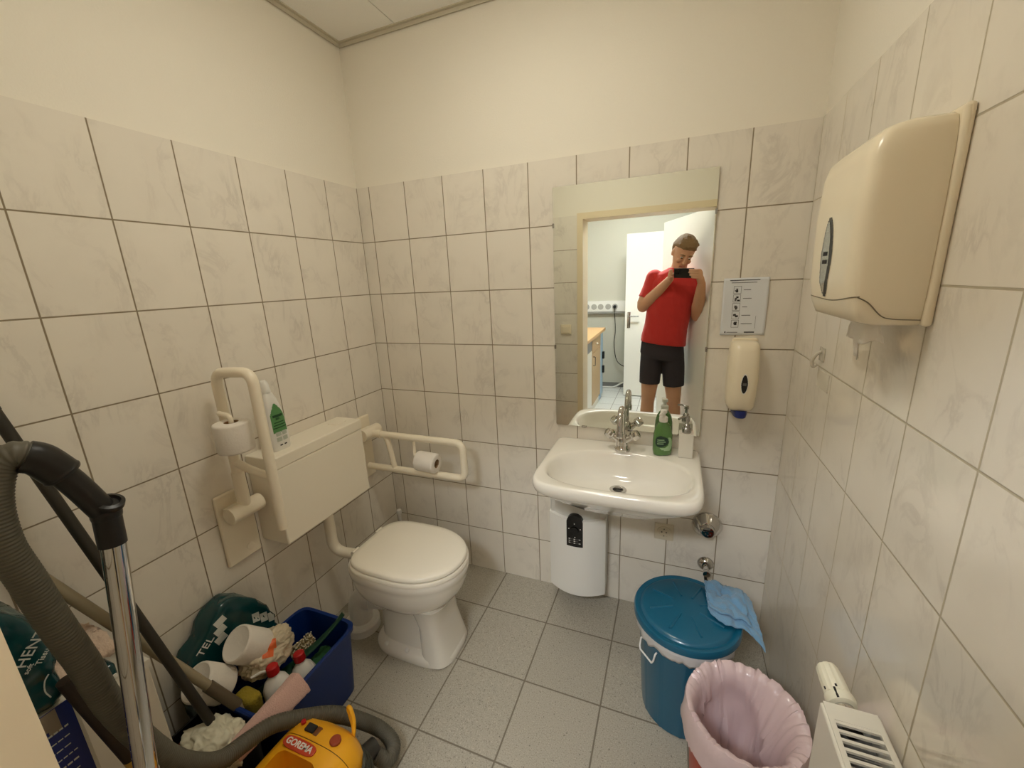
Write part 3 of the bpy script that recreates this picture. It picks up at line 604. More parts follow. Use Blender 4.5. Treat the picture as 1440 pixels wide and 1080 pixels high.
bm = B(); tube(arc_path([(.070, RY - .012, 1.142), (.085, RY - .03, 1.155), (.146, RY - .034, 1.150), (.148, RY - .034, 1.03)], .014), .0075, 12, bm); mk('roll_holder', bm, rail_m, t)
def paper_roll(p, d, r=.054, l=.098, core=.021, label='', group=None, nm='toilet_roll'):
    t_ = thing(nm, label, 'toilet roll', p, group)
    M_ = axisM(V(p) - V(d).normalized() * l / 2, d)
    mk('paper', lathe([(core, 0), (r - .006, 0), (r - .0015, .002), (r, .007), (r, l - .007), (r - .0015, l - .002), (r - .006, l), (core, l), (core, 0)], M_, 40, cap0=False, cap1=False), paper, t_, ang=50)
    mk('core', lathe([(core, .001), (core - .0012, .001), (core - .0012, l - .001), (core, l - .001), (core, .001)], M_, 28, cap0=False, cap1=False), kraft, t_)
    return t_
paper_roll((.146, RY - .034, 1.082), (0, 0, 1), .0535, label='toilet roll hanging upright on the folded-up rail')
RY2 = -.205
t = thing('grab_rail', 'white grab rail folded down beside the toilet along the back wall', 'grab rail', (0, RY2, .57))
mk('wall_plate', rbox(0, .014, RY2 - .064, RY2 + .064, .57, .90, .008, 3), rail_m, t, wn=True)
bm = B(); tube([(.062, RY2 - .058, .825), (.062, RY2 + .058, .825)], .030, 28, bm); mk('hinge_barrel', bm, rail_m, t, ang=30)
bm = B(); box(bm, .012, .05, RY2 - .045, RY2 + .045, .805, .84); mk('hinge_bracket', bm, rail_m, t)
path = arc_path([(.066, RY2, .822), (.582, RY2, .822), (.586, RY2, .648), (.03, RY2, .640)], .04, 10)
bm = B(); tube(path, .0165, 24, bm); tube([(.066, RY2, .822), (.13, RY2, .822)], .020, 24, bm); mk('rail_tube', bm, rail_m, t)
bm = B(); tube(arc_path([(.155, RY2, .818), (.172, RY2, .77), (.19, RY2, .645)], .03), .0135, 18, bm); mk('strut', bm, rail_m, t)
bm = B(); tube(arc_path([(.318, RY2, .815), (.318, RY2, .772), (.325, RY2 - .012, .742), (.335, RY2 - .018, .737), (.445, RY2 - .018, .737)], .014), .0075, 12, bm); mk('roll_holder', bm, rail_m, t)
paper_roll((.397, RY2 - .018, .715), (1, 0, -.05), .047, .104, label='toilet roll hanging sideways from the folded-down rail')

# ------------------------------------------------------------------ cleaner bottle on the cistern
BX, BY, BZ = .075, -.705, .948
t = thing('toilet_cleaner_bottle', 'white cleaner bottle with green label on the cistern', 'bottle', (BX, BY, BZ))
mk('bottle', loft([sell(BX, BY + dy, b, a, 40, 3, BZ + z) for a, b, z, dy in ((.036, .022, 0, 0), (.039, .024, .006, 0), (.0385, .024, .06, 0), (.037, .023, .12, -.002), (.033, .022, .16, -.005), (.026, .019, .195, -.009), (.018, .016, .218, -.012), (.013, .013, .226, -.013))]), white, t, ang=60)
mk('cap', lathe([(.016, 0), (.0165, .004), (.0155, .034), (.009, .046), (.004, .048)], axisM((BX, BY - .013, BZ + .224), (0, -.1, 1)), 24), white, t)
BPROF = ((.036, .022, 0, 0), (.039, .024, .006, 0), (.0385, .024, .06, 0), (.037, .023, .12, -.002), (.033, .022, .16, -.005), (.026, .019, .195, -.009), (.018, .016, .218, -.012), (.013, .013, .226, -.013))
def bl(u, v, off):
    z = .008 + v * .185
    for (a0, b0, z0, d0), (a1, b1, z1, d1) in zip(BPROF, BPROF[1:]):
        if z0 <= z <= z1:
            k = (z - z0) / (z1 - z0); a = a0 + k * (a1 - a0); b_ = b0 + k * (b1 - b0); dy = d0 + k * (d1 - d0)
    q = (2 * u - 1) * .88
    return V((BX + b_ * (1 - abs(q) ** 3) ** (1 / 3) + off, BY + dy + q * a, BZ + z))
LBG = mat('label_green', (88, 142, 84), .4); LBD = mat('label_dark_green', (28, 70, 38), .4)
lab = mk('label', patch(lambda u, v: bl(u, .34 + .60 * v, .0012), 28, 40, lambda u, v: abs(2 * u - 1) < .86 - max(0, v - .60) ** 1.4 * 2.6), LBG, t, label='green printed label')
mk('label_band', patch(lambda u, v: bl(.18 + .64 * u, .66 + .05 * v, .0018), 10, 2), LBD, lab)
for k, (a, b) in enumerate(((.2, .8), (.15, .85), (.1, .9))): mk('label_line', patch(lambda u, v: bl(a + (b - a) * u, .54 - k * .055 + .02 * v, .0018), 8, 1), LBD, lab)
text_mesh('lettering', 'FIX.', .012, Matrix.Translation((BX + .0258, BY - .004, BZ + .123)) @ Matrix.Rotation(PI / 2, 4, 'Z') @ Matrix.Rotation(PI / 2, 4, 'X'), LBD, lab)
for i in range(2):
    for j in range(2): mk('label_symbol', patch(lambda u, v: bl(.16 + .36 * i + .30 * u, .27 - j * .115 + .085 * v, .0018), 4, 3), mat('label_silver', (186, 192, 178), .5), lab)
for i in range(2): mk('label_mark', patch(lambda u, v: bl(.28 + .26 * i + .16 * u, .06 + .025 * v, .0018), 3, 1), ink, lab)
# ------------------------------------------------------------------ blue bin with lid
CX, CY = 1.540, -0.440
teal = mat('bin_teal', (18, 92, 122), .28, coat=.25)
t = thing('lidded_bin', 'round teal-blue bin with lid under the valves', 'bin', (CX, CY, 0))
def circ(r, z, n=72, wob=0.0, k=9, ph=0): return [V((CX + (r + wob * math.sin(k * 2 * PI * i / n + ph)) * math.cos(2 * PI * i / n), CY + (r + wob * math.sin(k * 2 * PI * i / n + ph)) * math.sin(2 * PI * i / n), z)) for i in range(n)]
def ribbed(r, z, n=120): 
    out = []
    for i in range(n):
        rr = r + (.0022 if i % 10 < 1 else 0); a = 2 * PI * i / n; out.append(V((CX + rr * math.cos(a), CY + rr * math.sin(a), z)))
    return out
bm = loft([circ(.125, 0, 120), ribbed(.131, .006), ribbed(.149, .345), circ(.150, .35, 120), circ(.157, .353, 120), circ(.157, .375, 120), circ(.147, .378, 120), circ(.128, .02, 120)])
mk('body', bm, teal, t, ang=40)
liner = mat('liner_white', (228, 226, 226), .35, trans=.15, bump=(60, .5, 3))
n = 96; R = []
for z, r, w in ((.340, .159, .006), (.350, .1605, .006), (.365, .1625, .004), (.385, .163, .003), (.3935, .158, .001)):
    R.append([V((CX + (r + w * nz((math.cos(2 * PI * i / n) * 3, math.sin(2 * PI * i / n) * 3, z * 30), 2)) * math.cos(2 * PI * i / n), CY + (r + w * nz((math.cos(2 * PI * i / n) * 3, math.sin(2 * PI * i / n) * 3, z * 30), 2)) * math.sin(2 * PI * i / n), z + (.016 * nz((math.cos(2 * PI * i / n) * 2, math.sin(2 * PI * i / n) * 2, 0), 4) if z < .355 else 0))) for i in range(n)])
o = mk('bin_liner', loft(R, False, False), liner, t, label='white plastic liner', ang=60); o.modifiers.new('s', 'SOLIDIFY').thickness = .0008
lid = [(.171, .388), (.1715, .404), (.168, .411), (.160, .4125), (.155, .409), (.150, .409), (.146, .414), (.138, .418), (.08, .424), (.03, .4265)]
bm = lathe([(r, z) for r, z in lid], Matrix.Translation((CX, CY, 0)), 96); ld = mk('lid', bm, teal, t, ang=50)
for a in (20, 65, 110, 155, 200, 245, 290, 335):
    ar = math.radians(a); u = V((math.cos(ar), math.sin(ar), 0)); w = V((-u.y, u.x, 0))
    b_ = B(); tube([V((CX, CY, .4255)) + u * .045 , V((CX, CY, .4205)) + u * .122], .0042, 8, b_); mk('lid_rib', b_, teal, ld)
b_ = B(); ra = math.radians(222); pts = []
for da, rr, z in ((-13, .152, .325), (-13, .160, .322), (-12, .1645, .296), (-10, .1655, .285), (10, .1655, .285), (12, .1645, .296), (13, .160, .322), (13, .152, .325)):
    a = ra + math.radians(da); pts.append((CX + rr * math.cos(a), CY + rr * math.sin(a), z))
P2 = []
for p, q in zip(pts, pts[1:]):
    for k in range(6): P2.append(V(p).lerp(V(q), k / 6))
P2.append(V(pts[-1])); tube(P2, .003, 10, b_); mk('handle', b_, mat('handle_white', (238, 238, 236), .3), t, label='white wire handle')
# cloth on the lid
def lidz(x, y):
    r = math.hypot(x - CX, y - CY)
    for (r0, z0), (r1, z1) in zip(lid[1:], lid[2:]):
        if r1 <= r <= r0: return z1 + (z0 - z1) * (r - r1) / max(1e-6, r0 - r1)
    return .4265 if r < .03 else None
cl0 = V((1.608, -.318)); ca = math.radians(-6)
def cloth(u, v, layer=0):
    x = 1.600 + .150 * u + .008 * v; y = -.305 - (.150 + .085 * u + .02 * math.sin(u * 7)) * v + .010 * u
    r = math.hypot(x - CX, y - CY); z = lidz(x, y)
    if z is None: z = .414 - (r - .1715) * .20 - max(0, r - .225) * .5
    z = max(z, .4135 if r < .172 else z)
    wr = .007 * nz((u * 5, v * 6, 0), 1, 5) + .006 * nz((u * 11, v * 7, 3), 1, 2) + .004 * math.sin(u * 9 + v * 6)
    return V((x + .006 * nz((u * 4, v * 4, 2), 6), y + .006 * nz((u * 4, v * 4, 4), 7), z + .012 + wr + layer))
bluec = mat('microfibre_blue', (112, 158, 196), .95, sheen=.4, bump=(420, .7, 2))
bm = patch(lambda u, v: cloth(u, v), 30, 44); o = mk('cleaning_cloth', bm, bluec, ang=80); md = o.modifiers.new('s', 'SOLIDIFY'); md.thickness = .005; md.offset = 1
t2 = md = o.modifiers.new('b', 'SUBSURF'); md.levels = 1; md.render_levels = 1
tag(o, 'pale blue microfibre cloth lying over the edge of the teal lid', 'cloth')
bm = patch(lambda u, v: cloth(.02 + u * .80, .0 + v * .86) + V((0, 0, .0095 + .004 * nz((u * 6, v * 6, 9), 1))), 24, 36); f = mk('folded_layer', bm, bluec, o, ang=80); md = f.modifiers.new('s', 'SOLIDIFY'); md.thickness = .004; md.offset = 1

# ------------------------------------------------------------------ red bin with pink bag
RX, RY_ = 1.676, -0.752
t = thing('waste_bin', 'red bin lined with a pale pink bag beside the radiator', 'bin', (RX, RY_, 0))
def rc(r, z, n=64): return [V((RX + r * math.cos(2 * PI * i / n), RY_ + r * math.sin(2 * PI * i / n), z)) for i in range(n)]
mk('body', loft([rc(.105, 0), rc(.110, .006), rc(.136, .385), rc(.140, .395), rc(.136, .40), rc(.130, .395), rc(.104, .012)]), mat('bin_red', (196, 68, 42), .35), t)
pink = mat('pink_bag', (226, 202, 204), .28, trans=.12, coat=.25, bump=(35, .5, 4))
n = 144; prof = [(.152, .305, .008), (.152, .32, .008), (.151, .345, .007), (.150, .37, .005), (.150, .40, .005), (.145, .4135, .004), (.134, .413, .003), (.124, .400, .004), (.119, .375, .007), (.113, .34, .011), (.106, .30, .014), (.100, .26, .016), (.093, .21, .017), (.086, .16, .016), (.070, .12, .012), (.04, .10, .008), (.012, .095, .003)]
R = []
for q, (r, z, w) in enumerate(prof):
    ring = []
    for i in range(n):
        a = 2 * PI * i / n; c, s = math.cos(a), math.sin(a)
        pp = (c * r * 10, s * r * 10, z * 8); f_ = nz(pp, 1, 8) * w * 2.0 - (1 - 2 * abs(nz((pp[0] * 1.3 + pp[2] * .5, pp[1] * 1.3, pp[2] * 1.1), 1, 9))) ** 3 * w * 1.3 - abs(nz((pp[0] * 2.6, pp[1] * 2.6 + pp[2], pp[2] * 2.3), 1, 10)) * w * 1.2 + w * .4; f_ -= (.030 * max(0, c * .8 + s * .3) ** 1.5 * min(1, (q - 6) / 4) if q > 6 else 0)
        zz = z + (.026 * nz((c * 1.6, s * 1.6, 0), 1, 11) if q < 2 else 0) + .010 * nz((c * 1.3, s * 1.3, 1), 12) + (.018 * max(0, c * .9 - s * .4) if .3 < z and q < 8 else 0) * .0
        rr = r + f_
        if q <= 5: rr = max(rr, .146 if q < 5 else .1425)
        elif .3 < z: rr = min(rr, .1255 if q > 6 else .137)
        ring.append(V((RX + rr * c, RY_ + rr * s, zz)))
    R.append(ring)
o = mk('bin_bag', loft(R, False, True), pink, t, label='pale pink plastic bag', ang=55)
tri = B(); ct = V((RX + .148, RY_ - .055, .36))
pm = axisM((RX + .1495 * math.cos(-.5), RY_ + .1495 * math.sin(-.5), .372), (math.cos(-.5), math.sin(-.5), .35), (math.sin(.5), math.cos(.5), 0))
for k in range(3):
    a0, a1 = 2 * PI * k / 3 + PI / 2, 2 * PI * (k + 1) / 3 + PI / 2
    p, q = V((math.cos(a0), math.sin(a0), .6)) * .008, V((math.cos(a1), math.sin(a1), .6)) * .008
    p.z = q.z = .004; tube([pm @ p.lerp(q, .1), pm @ p.lerp(q, .9)], .0009, 6, tri)
mk('bag_print', tri, grey_ink, o)

# ------------------------------------------------------------------ radiator
RA, RB = -.935, -1.555
t = thing('radiator', 'narrow white radiator with top grille on the right wall', 'radiator', (1.805, -1.25, .14))
mk('front_panel', rbox(1.757, 1.768, RB, RA, .15, .700, .004, 3), whitem, t, wn=True)
mk('back_panel', rbox(1.842, 1.853, RB, RA, .15, .700, .004, 3), whitem, t, wn=True)
for y in (RA, RB): 
    y0, y1 = (RA - .004, RA) if y == RA else (RB, RB + .004)
    mk('end_cover', rbox(1.768, 1.842, y0, y1, .16, .698, .001, 1), whitem, t)
bm = B(); y = RA - .034; box(bm, 1.762, 1.848, RA - .034, RA, .697, .703)
for x0, x1 in ((1.762, 1.771), (1.839, 1.848)): box(bm, x0, x1, RB, RA - .034, .697, .703)
while y > RB + .02:
    box(bm, 1.771, 1.839, y - .0055, y, .697, .702); y -= .0165
mk('top_grille', bm, whitem, t)
bm = B(); yy = RA - .02
while yy > RB + .02: box(bm, 1.772, 1.838, yy - .002, yy, .18, .66); yy -= .02
mk('fins', bm, mat('fin_grey', (150, 148, 142), .5), t)
bm = B(); tube([(1.768, -1.25, .44), (1.80, -1.25, .44)], .012, 12, bm)
for y in (-1.06, -1.45): box(bm, 1.853, W, y - .02, y + .02, .3, .6)
mk('wall_bracket', bm, whitem, t)
th = mk('valve_body', lathe([(.015, -.035), (.016, .0), (.019, .002), (.019, .012)], axisM((1.806, -.925, .672), (-.08, 1, .1)), 24), chrome, t)
pv = mat('thermostat_white', (236, 232, 212), .3); axT = axisM((1.805, -.912, .675), (-.10, 1, .16))
mk('thermostat_ring', lathe([(.020, 0), (.0255, .003), (.027, .012), (.0255, .020), (.021, .023)], axT, 36), pv, t)
n = 48; R = []
for z, r in ((.023, .0225), (.026, .0235), (.055, .0225), (.076, .0205), (.081, .018), (.083, .010)):
    R.append([axT @ V(((r - (.0012 if (i % 6) < 2 else 0)) * math.cos(2 * PI * i / n), (r - (.0012 if (i % 6) < 2 else 0)) * math.sin(2 * PI * i / n), z)) for i in range(n)])
hd = mk('thermostat_head', loft(R), pv, t, ang=25)
for a in (-.25, -1.25):
    b_ = B(); tube([axT @ V((.0230 * math.cos(a), .0230 * math.sin(a), .026)), axT @ V((.0230 * math.cos(a), .0230 * math.sin(a), .031))], .0020, 8, b_); mk('thermostat_slot', b_, ink, hd)
b_ = B(); tube([axT @ V((.0260 * math.cos(-.45), .0260 * math.sin(-.45), .004)), axT @ V((.0245 * math.cos(-.45), .0245 * math.sin(-.45), .024))], .0022, 8, b_); mk('thermostat_slot', b_, ink, hd)

# ------------------------------------------------------------------ vacuum cleaner
VX, VW = .555, .138
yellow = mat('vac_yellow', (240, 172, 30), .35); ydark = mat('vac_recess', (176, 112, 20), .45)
t = thing('vacuum_cleaner', 'yellow barrel vacuum cleaner with red logo plate at the front left', 'vacuum cleaner', (VX, -1.3, 0))
def vr(y, hw, z1, z0=.03, n=56, e=3.2): return [V((VX + p.x, y, (z0 + z1) / 2 + p.y)) for p in sell(0, 0, hw, (z1 - z0) / 2, n, e)]
seamY = -1.137
body = loft([vr(seamY - .001, VW, .286), vr(-1.22, VW + .002, .290), vr(-1.40, VW + .002, .290), vr(-1.48, VW - .01, .278), vr(-1.515, VW - .05, .24), ])
me = bpy.data.meshes.new('vb'); bmesh.ops.recalc_face_normals(body, faces=body.faces); body.to_mesh(me); body.free(); ob = bpy.data.objects.new('vb', me); C.objects.link(ob)
cb = rbox(VX - .075, VX + .062, -1.335, -1.180, .215, .34, .022, 4); cm = bpy.data.meshes.new('cb'); bmesh.ops.recalc_face_normals(cb, faces=cb.faces); cb.to_mesh(cm); cb.free(); co = bpy.data.objects.new('cb', cm); C.objects.link(co)
bo = ob.modifiers.new('b', 'BOOLEAN'); bo.operation = 'DIFFERENCE'; bo.object = co; bo.solver = 'EXACT'
dg = bpy.context.evaluated_depsgraph_get(); nm = bpy.data.meshes.new_from_object(ob.evaluated_get(dg)); bpy.data.objects.remove(ob); bpy.data.objects.remove(co)
nm.materials.clear(); nm.materials.append(yellow); smooth(nm, 35); body_o = link('body', nm, t)
mk('end_cap', loft([vr(seamY + .001, VW, .286), vr(-1.105, VW - .003, .284), vr(-1.075, VW - .018, .268), vr(-1.052, VW - .05, .235), vr(-1.044, VW - .09, .19)]), yellow, t, ang=60)
mk('seam', loft([vr(seamY - .0012, VW - .002, .2845), vr(seamY + .0012, VW - .002, .2845)]), ink, t)
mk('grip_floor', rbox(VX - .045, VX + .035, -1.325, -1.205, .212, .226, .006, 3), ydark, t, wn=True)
bm = B(); tube(arc_path([(VX - .005, -1.335, .25), (VX - .005, -1.33, .292), (VX - .005, -1.20, .292), (VX - .005, -1.192, .25)], .02), .012, 14, bm)
# logo plate, buttons
ptop = .2905
lp = loft([sell(VX - .025, -1.160, .056, .0155, 40, 3.4, ptop - .004), sell(VX - .025, -1.160, .056, .0155, 40, 3.4, ptop), sell(VX - .025, -1.160, .053, .0130, 40, 3.4, ptop + .0012)])
lpo = mk('logo_plate', lp, mat('logo_red', (196, 66, 34), .35), t, label='red logo plate')
text_mesh('lettering', 'GOREMA', .0225, Matrix.Translation((VX - .025, -1.160, ptop + .0016)), white, lpo, bold=.0006)
sw = mk('switch', rbox(VX - .050, VX - .018, -1.122, -1.100, .275, .290, .002, 2), ink, t, label='black rocker switch'); mk('switch_side', rbox(VX - .018, VX - .002, -1.124, -1.098, .272, .286, .002, 2), mat('switch_brown', (120, 70, 30), .4), sw)
mk('button', lathe([(.0155, .27), (.0155, .2865), (.013, .289), (.004, .2895)], Matrix.Translation((VX + .058, -1.112, 0)), 28), mat('button_red', (150, 62, 38), .4), t, label='round red button')
mk('indicator', lathe([(.007, .27), (.007, .287), (.002, .288)], Matrix.Translation((VX - .072, -1.104, 0)), 16), red, t)
hk = B(); tube(catmull([(VX + .07, -1.068, .22), (VX + .062, -1.05, .25), (VX + .04, -1.035, .265), (VX + .03, -1.03, .29), (VX + .045, -1.035, .30), (VX + .062, -1.045, .275), (VX + .072, -1.06, .25)]), .006, 10, hk); mk('cord_hook', hk, yellow, t)
bm = B()
for k in range(4):
    pts = []
    for i in range(40):
        a = -0.5 + 2.6 * i / 39; pts.append((VX + .03 + (.125 + .006 * k) * math.cos(a - .25), -1.165 + (.125 + .006 * k) * math.sin(a - .25) * .95 + .004 * math.sin(i * .4 + k), .20 - .02 * k + .012 * math.sin(a * 2 + k)))
    tube(pts, .0052, 8, bm)
mk('cord', bm, mat('cord_grey', (62, 64, 56), .5), t, label='coiled grey-green power cord')
for x in (VX - .11, VX + .11):
    for y in (-1.12, -1.42): 
        b_ = B(); tube([(x - .012, y, .032), (x + .012, y, .032)], .032, 24, b_); mk('wheel', b_, dkgrey, t)
b_ = B(); tube(arc_path([(VX + .05, -1.06, .11), (VX + .07, -.99, .10)], .02), .028, 18, b_); mk('hose_port', b_, dkgrey, t)
# hose with chrome tube and black bent handle
t = thing('vacuum_hose', 'grey corrugated vacuum hose with black bent handle and chrome tube', 'vacuum hose', (.5, -1.4, 0))
hp = [(.478, -1.436, 1.283), (.472, -1.455, 1.293), (.466, -1.474, 1.278), (.460, -1.490, 1.225), (.456, -1.494, 1.15), (.452, -1.484, 1.075), (.448, -1.471, .970), (.443, -1.455, .862), (.438, -1.440, .738), (.431, -1.405, .585), (.420, -1.36, .46), (.402, -1.29, .352), (.398, -1.215, .315), (.415, -1.15, .30), (.452, -1.085, .262), (.50, -1.020, .215), (.545, -.965, .14), (.60, -.93, .075), (.655, -.945, .055), (.665, -.99, .06), (.635, -1.005, .09)]
hp = catmull(hp, 60); L_ = [0]
for a, b in zip(hp, hp[1:]): L_.append(L_[-1] + (b - a).length)
step = .0016; k = 0; hq = []; s = 0
while s < L_[-1] and k < len(hp) - 2:
    while L_[k + 1] < s and k < len(hp) - 2: k += 1
    hq.append(hp[k].lerp(hp[k + 1], (s - L_[k]) / max(1e-9, L_[k + 1] - L_[k]))); s += step
mk('hose', tube(hq, [.0225 + .0011 * math.sin(2 * PI * i * step / .0066) for i in range(len(hq))], 20), mat('hose_grey', (92, 88, 76), .5), t, ang=80)
hb = [(.464, -1.400, 1.258), (.468, -1.380, 1.236), (.472, -1.372, 1.222), (.481, -1.365, 1.195), (.492, -1.366, 1.158)]
b_ = B(); tube(catmull([(.476, -1.446, 1.288), (.480, -1.432, 1.277), (.484, -1.418, 1.252), (.486, -1.412, 1.240)], 6), [.0265] * 15 + [.0275, .027, .026, .0245], 22, b_); tube(catmull([(.484, -1.420, 1.256), (.489, -1.402, 1.212), (.497, -1.382, 1.152)], 8), .0200, 22, b_)
ball((.4975, -1.381, 1.148), .0225, b_, 12); mk('handle', b_, black, t, label='black bent handle')
b_ = B(); tube([(.4975, -1.381, 1.15), (.4995, -1.386, 1.088)], .0208, 22, b_); mk('sleeve', b_, black, t)
mk('air_slide', lathe([(.019, 0), (.021, .004), (.021, .014), (.015, .016), (.012, .011), (.003, .011)], axisM((.501, -1.376, 1.160), (.45, .1, .88)), 24), black, t)
ct0, ct1 = V((.4990, -1.384, 1.10)), V((.502, -1.512, .02))
b_ = B(); tube([ct0, ct0.lerp(ct1, .52)], .0185, 26, b_); tube([ct0.lerp(ct1, .47), ct0.lerp(ct1, .53)], .0200, 26, b_); tube([ct0.lerp(ct1, .53), ct1], .0170, 26, b_); mk('chrome_tube', b_, chrome, t, label='chrome suction tube')

# ------------------------------------------------------------------ pile of cleaning things
tub_c = (.2425, -.955); tubm = mat('tub_blue', (6, 44, 112), .35)
t = thing('blue_tub', 'dark blue rectangular tub full of cleaning things beside the toilet', 'tub', (tub_c[0], tub_c[1], 0))
def rr_(s, z, a=.135, b=.19, c=tub_c, e=8, n=72): return sell(c[0], c[1], a * s, b * s, n, e, z)
def rr2(da, z, a=.135, b=.19, c=tub_c, e=8, n=72): return sell(c[0], c[1], a + da, b + da, n, e, z)
mk('tub_body', loft([rr2(-.022, 0), rr2(-.018, .004), rr2(-.002, .268), rr2(.006, .272), rr2(.007, .288), rr2(.003, .292), rr2(-.006, .289), rr2(-.022, .012)]), tubm, t)
# white bottles with red caps
def jug(x, y, z0, label, r=.043, top=.245, lean=(0, 0)):
    t_ = thing('cleaner_bottle', label, 'bottle', (x, y, z0), 'white bottles in the blue tub')
    M_ = axisM((x, y, z0), (lean[0], lean[1], 1), (1, 0, 0))
    mk('bottle', lathe([(r - .006, 0), (r, .006), (r, top - .03), (r - .008, top - .008), (r - .022, top + .008), (.016, top + .014), (.016, top + .022)], M_, 36), white, t_, ang=50)
    mk('cap', lathe([(.0185, top + .02), (.019, top + .024), (.018, top + .046), (.014, top + .05), (.003, top + .0505)], M_, 28), red, t_, label='red screw cap')
    return t_
ja = jug(.300, -1.035, .03, 'white bottle with red cap in the tub, nearest the pink roll', .042, .255, (-.10, .02))
jb = jug(.318, -.945, .022, 'white bottle with red cap in the tub, nearer the toilet', .040, .228, (-.14, .02))
b_ = B(); tube(catmull([(.262, -1.035, .315), (.245, -1.05, .318), (.225, -1.072, .312)]), .004, 8, b_); mk('nozzle_straw', b_, white, ja)
# sponge bottle (dull yellow)
o = mk('sponge', rbox(.205, .285, -1.130, -1.080, .225, .298, .018, 4), mat('sponge_yellow', (150, 132, 40), .95, bump=(160, .8, 2)), wn=True); tag(o, 'dull yellow sponge wedged in the tub beside the bottle', 'sponge')
# scrubbing brush
t = thing('scrubbing_brush', 'scrubbing brush with pale bristles lying in the blue tub', 'brush', (.20, -.855, .2))
MB_ = axisM((.195, -.862, .215), (.55, -.35, .75), (.3, .9, .1))
bm = rbox(-.045, .045, -.024, .024, -.012, .006, .006, 2); bmesh.ops.transform(bm, matrix=MB_, verts=bm.verts); mk('brush_back', bm, mat('brush_beige', (190, 172, 130), .6), t, wn=True)
bm = B()
for i in range(11):
    for j in range(6):
        p = V((-.040 + .008 * i, -.020 + .008 * j, .005)); q = p + V((random.uniform(-.004, .004), random.uniform(-.004, .004), .026)); tube([MB_ @ p, MB_ @ q], [.0032, .0024], 6, bm)
mk('bristles', bm, mat('bristle_pale', (214, 205, 180), .9), t)
# green hand broom
gdk = mat('handle_dark_green', (18, 62, 40), .4)
t = thing('hand_broom', 'dark green hand brush with its handle sticking out of the tub', 'hand brush', (.29, -.83, .25))
pts = [V((.245, -.945, .235)), V((.268, -.905, .252)), V((.292, -.86, .272)), V((.318, -.81, .303)), V((.334, -.775, .330))]
R = []
cp = catmull(pts, 6)
for i, p in enumerate(cp):
    d = (cp[min(i + 1, len(cp) - 1)] - cp[max(i - 1, 0)]).normalized(); s = d.cross(V((0, 0, 1))).normalized(); u = s.cross(d); w = .0125 + .003 * math.sin(i / len(cp) * 6)
    R.append([p + s * w * math.cos(2 * PI * k / 16) + u * .006 * math.sin(2 * PI * k / 16) for k in range(16)])
mk('handle', loft(R), gdk, t); 
bm = rbox(-.075, .075, -.022, .022, -.012, .012, .007, 2); MG = axisM((.215, -.985, .200), (.2, -.3, .9), (-.35, -.75, -.2)); bmesh.ops.transform(bm, matrix=MG, verts=bm.verts); mk('brush_head', bm, gdk, t, wn=True)
bm = patch(lambda u, v: V((.255 + .09 * u, -.925 + .10 * v, .200 + .03 * math.sin(u * 5) * .4 + .012 * nz((u * 3, v * 3, 0), 2))), 18, 18); o = mk('green_cloth', bm, mat('cloth_green', (44, 92, 56), .95, bump=(300, .6, 2)), ang=80); o.modifiers.new('s', 'SOLIDIFY').thickness = .006; tag(o, 'mid-green cloth crumpled under the brush in the tub', 'cloth')
# crumpled bags
def lump(name, c, r, m, seed, amp=.25, freq=2.2, parent=None, label=None, sub=5, rot=None, ridge=0.0):
    t_ = bmesh.new(); bmesh.ops.create_icosphere(t_, subdivisions=sub, radius=1)
    for v in t_.verts:
        p = v.co.normalized(); k = 1 + amp * nz(p * freq, 1, seed) + amp * .55 * abs(nz(p * freq * 2.3, 1, seed + 3)) - amp * .12 * abs(nz(p * freq * 4.5, 1, seed + 7)) + ridge * ((1 - 2 * abs(nz(p * freq * .9, 1, seed + 11))) ** 5 - .2) + ridge * .5 * ((1 - 2 * abs(nz(p * freq * 1.7, 1, seed + 13))) ** 5 - .2)
        q = V((p.x * r[0] * k, p.y * r[1] * k, p.z * r[2] * k))
        if rot is not None: q = rot @ q
        v.co = V(c) + q
    return mk(name, t_, m, parent, label=label, ang=70)
bagm = mat('clear_bag', (214, 200, 172), .28, trans=.12, coat=.3, bump=(28, .9, 4))
o = lump('plastic_bag', (.196, -.985, .318), (.058, .088, .066), bagm, 21, .22, 2.0, sub=6, ridge=.075); tag(o, 'crumpled beige plastic bag with orange tape in the tub', 'bag')
orange = mat('orange_tape', (222, 106, 52), .4)
def on_lump(obj, d0):
    best = max(obj.data.vertices, key=lambda v: v.co.dot(V(d0))); return best
me_ = o.data
cd = V((1.45, -1.73, 1.53))
def sticker_on(obj, c, a, b, ax, m, name, lift=.0015, n=8):
    """small flexible sticker draped on obj: rays from outside to the surface"""
    from mathutils.bvhtree import BVHTree
    bv = BVHTree.FromPolygons([v.co for v in obj.data.vertices], [p.vertices for p in obj.data.polygons])
    c = V(c); nrm_ = (cd - c).normalized(); M_ = axisM(c, nrm_, ax); bm = bmesh.new(); g = {}
    for i in range(n + 1):
        for j in range(n + 1):
            p = M_ @ V((a * (i / n - .5), b * (j / n - .5), .25)); h = bv.ray_cast(p, -nrm_)
            if h[0] is not None: g[i, j] = bm.verts.new(h[0] + nrm_ * lift)
    for i in range(n):
        for j in range(n):
            k = [(i, j), (i + 1, j), (i + 1, j + 1), (i, j + 1)]
            if all(q in g for q in k): bm.faces.new([g[q] for q in k])
    return mk(name, bm, m, obj, ang=80)
sticker_on(o, (.185, -.975, .33), .048, .030, (.7, .6, .1), orange, 'tape'); sticker_on(o, (.205, -.990, .33), .032, .040, (.6, .7, -.2), orange, 'tape', .0022)
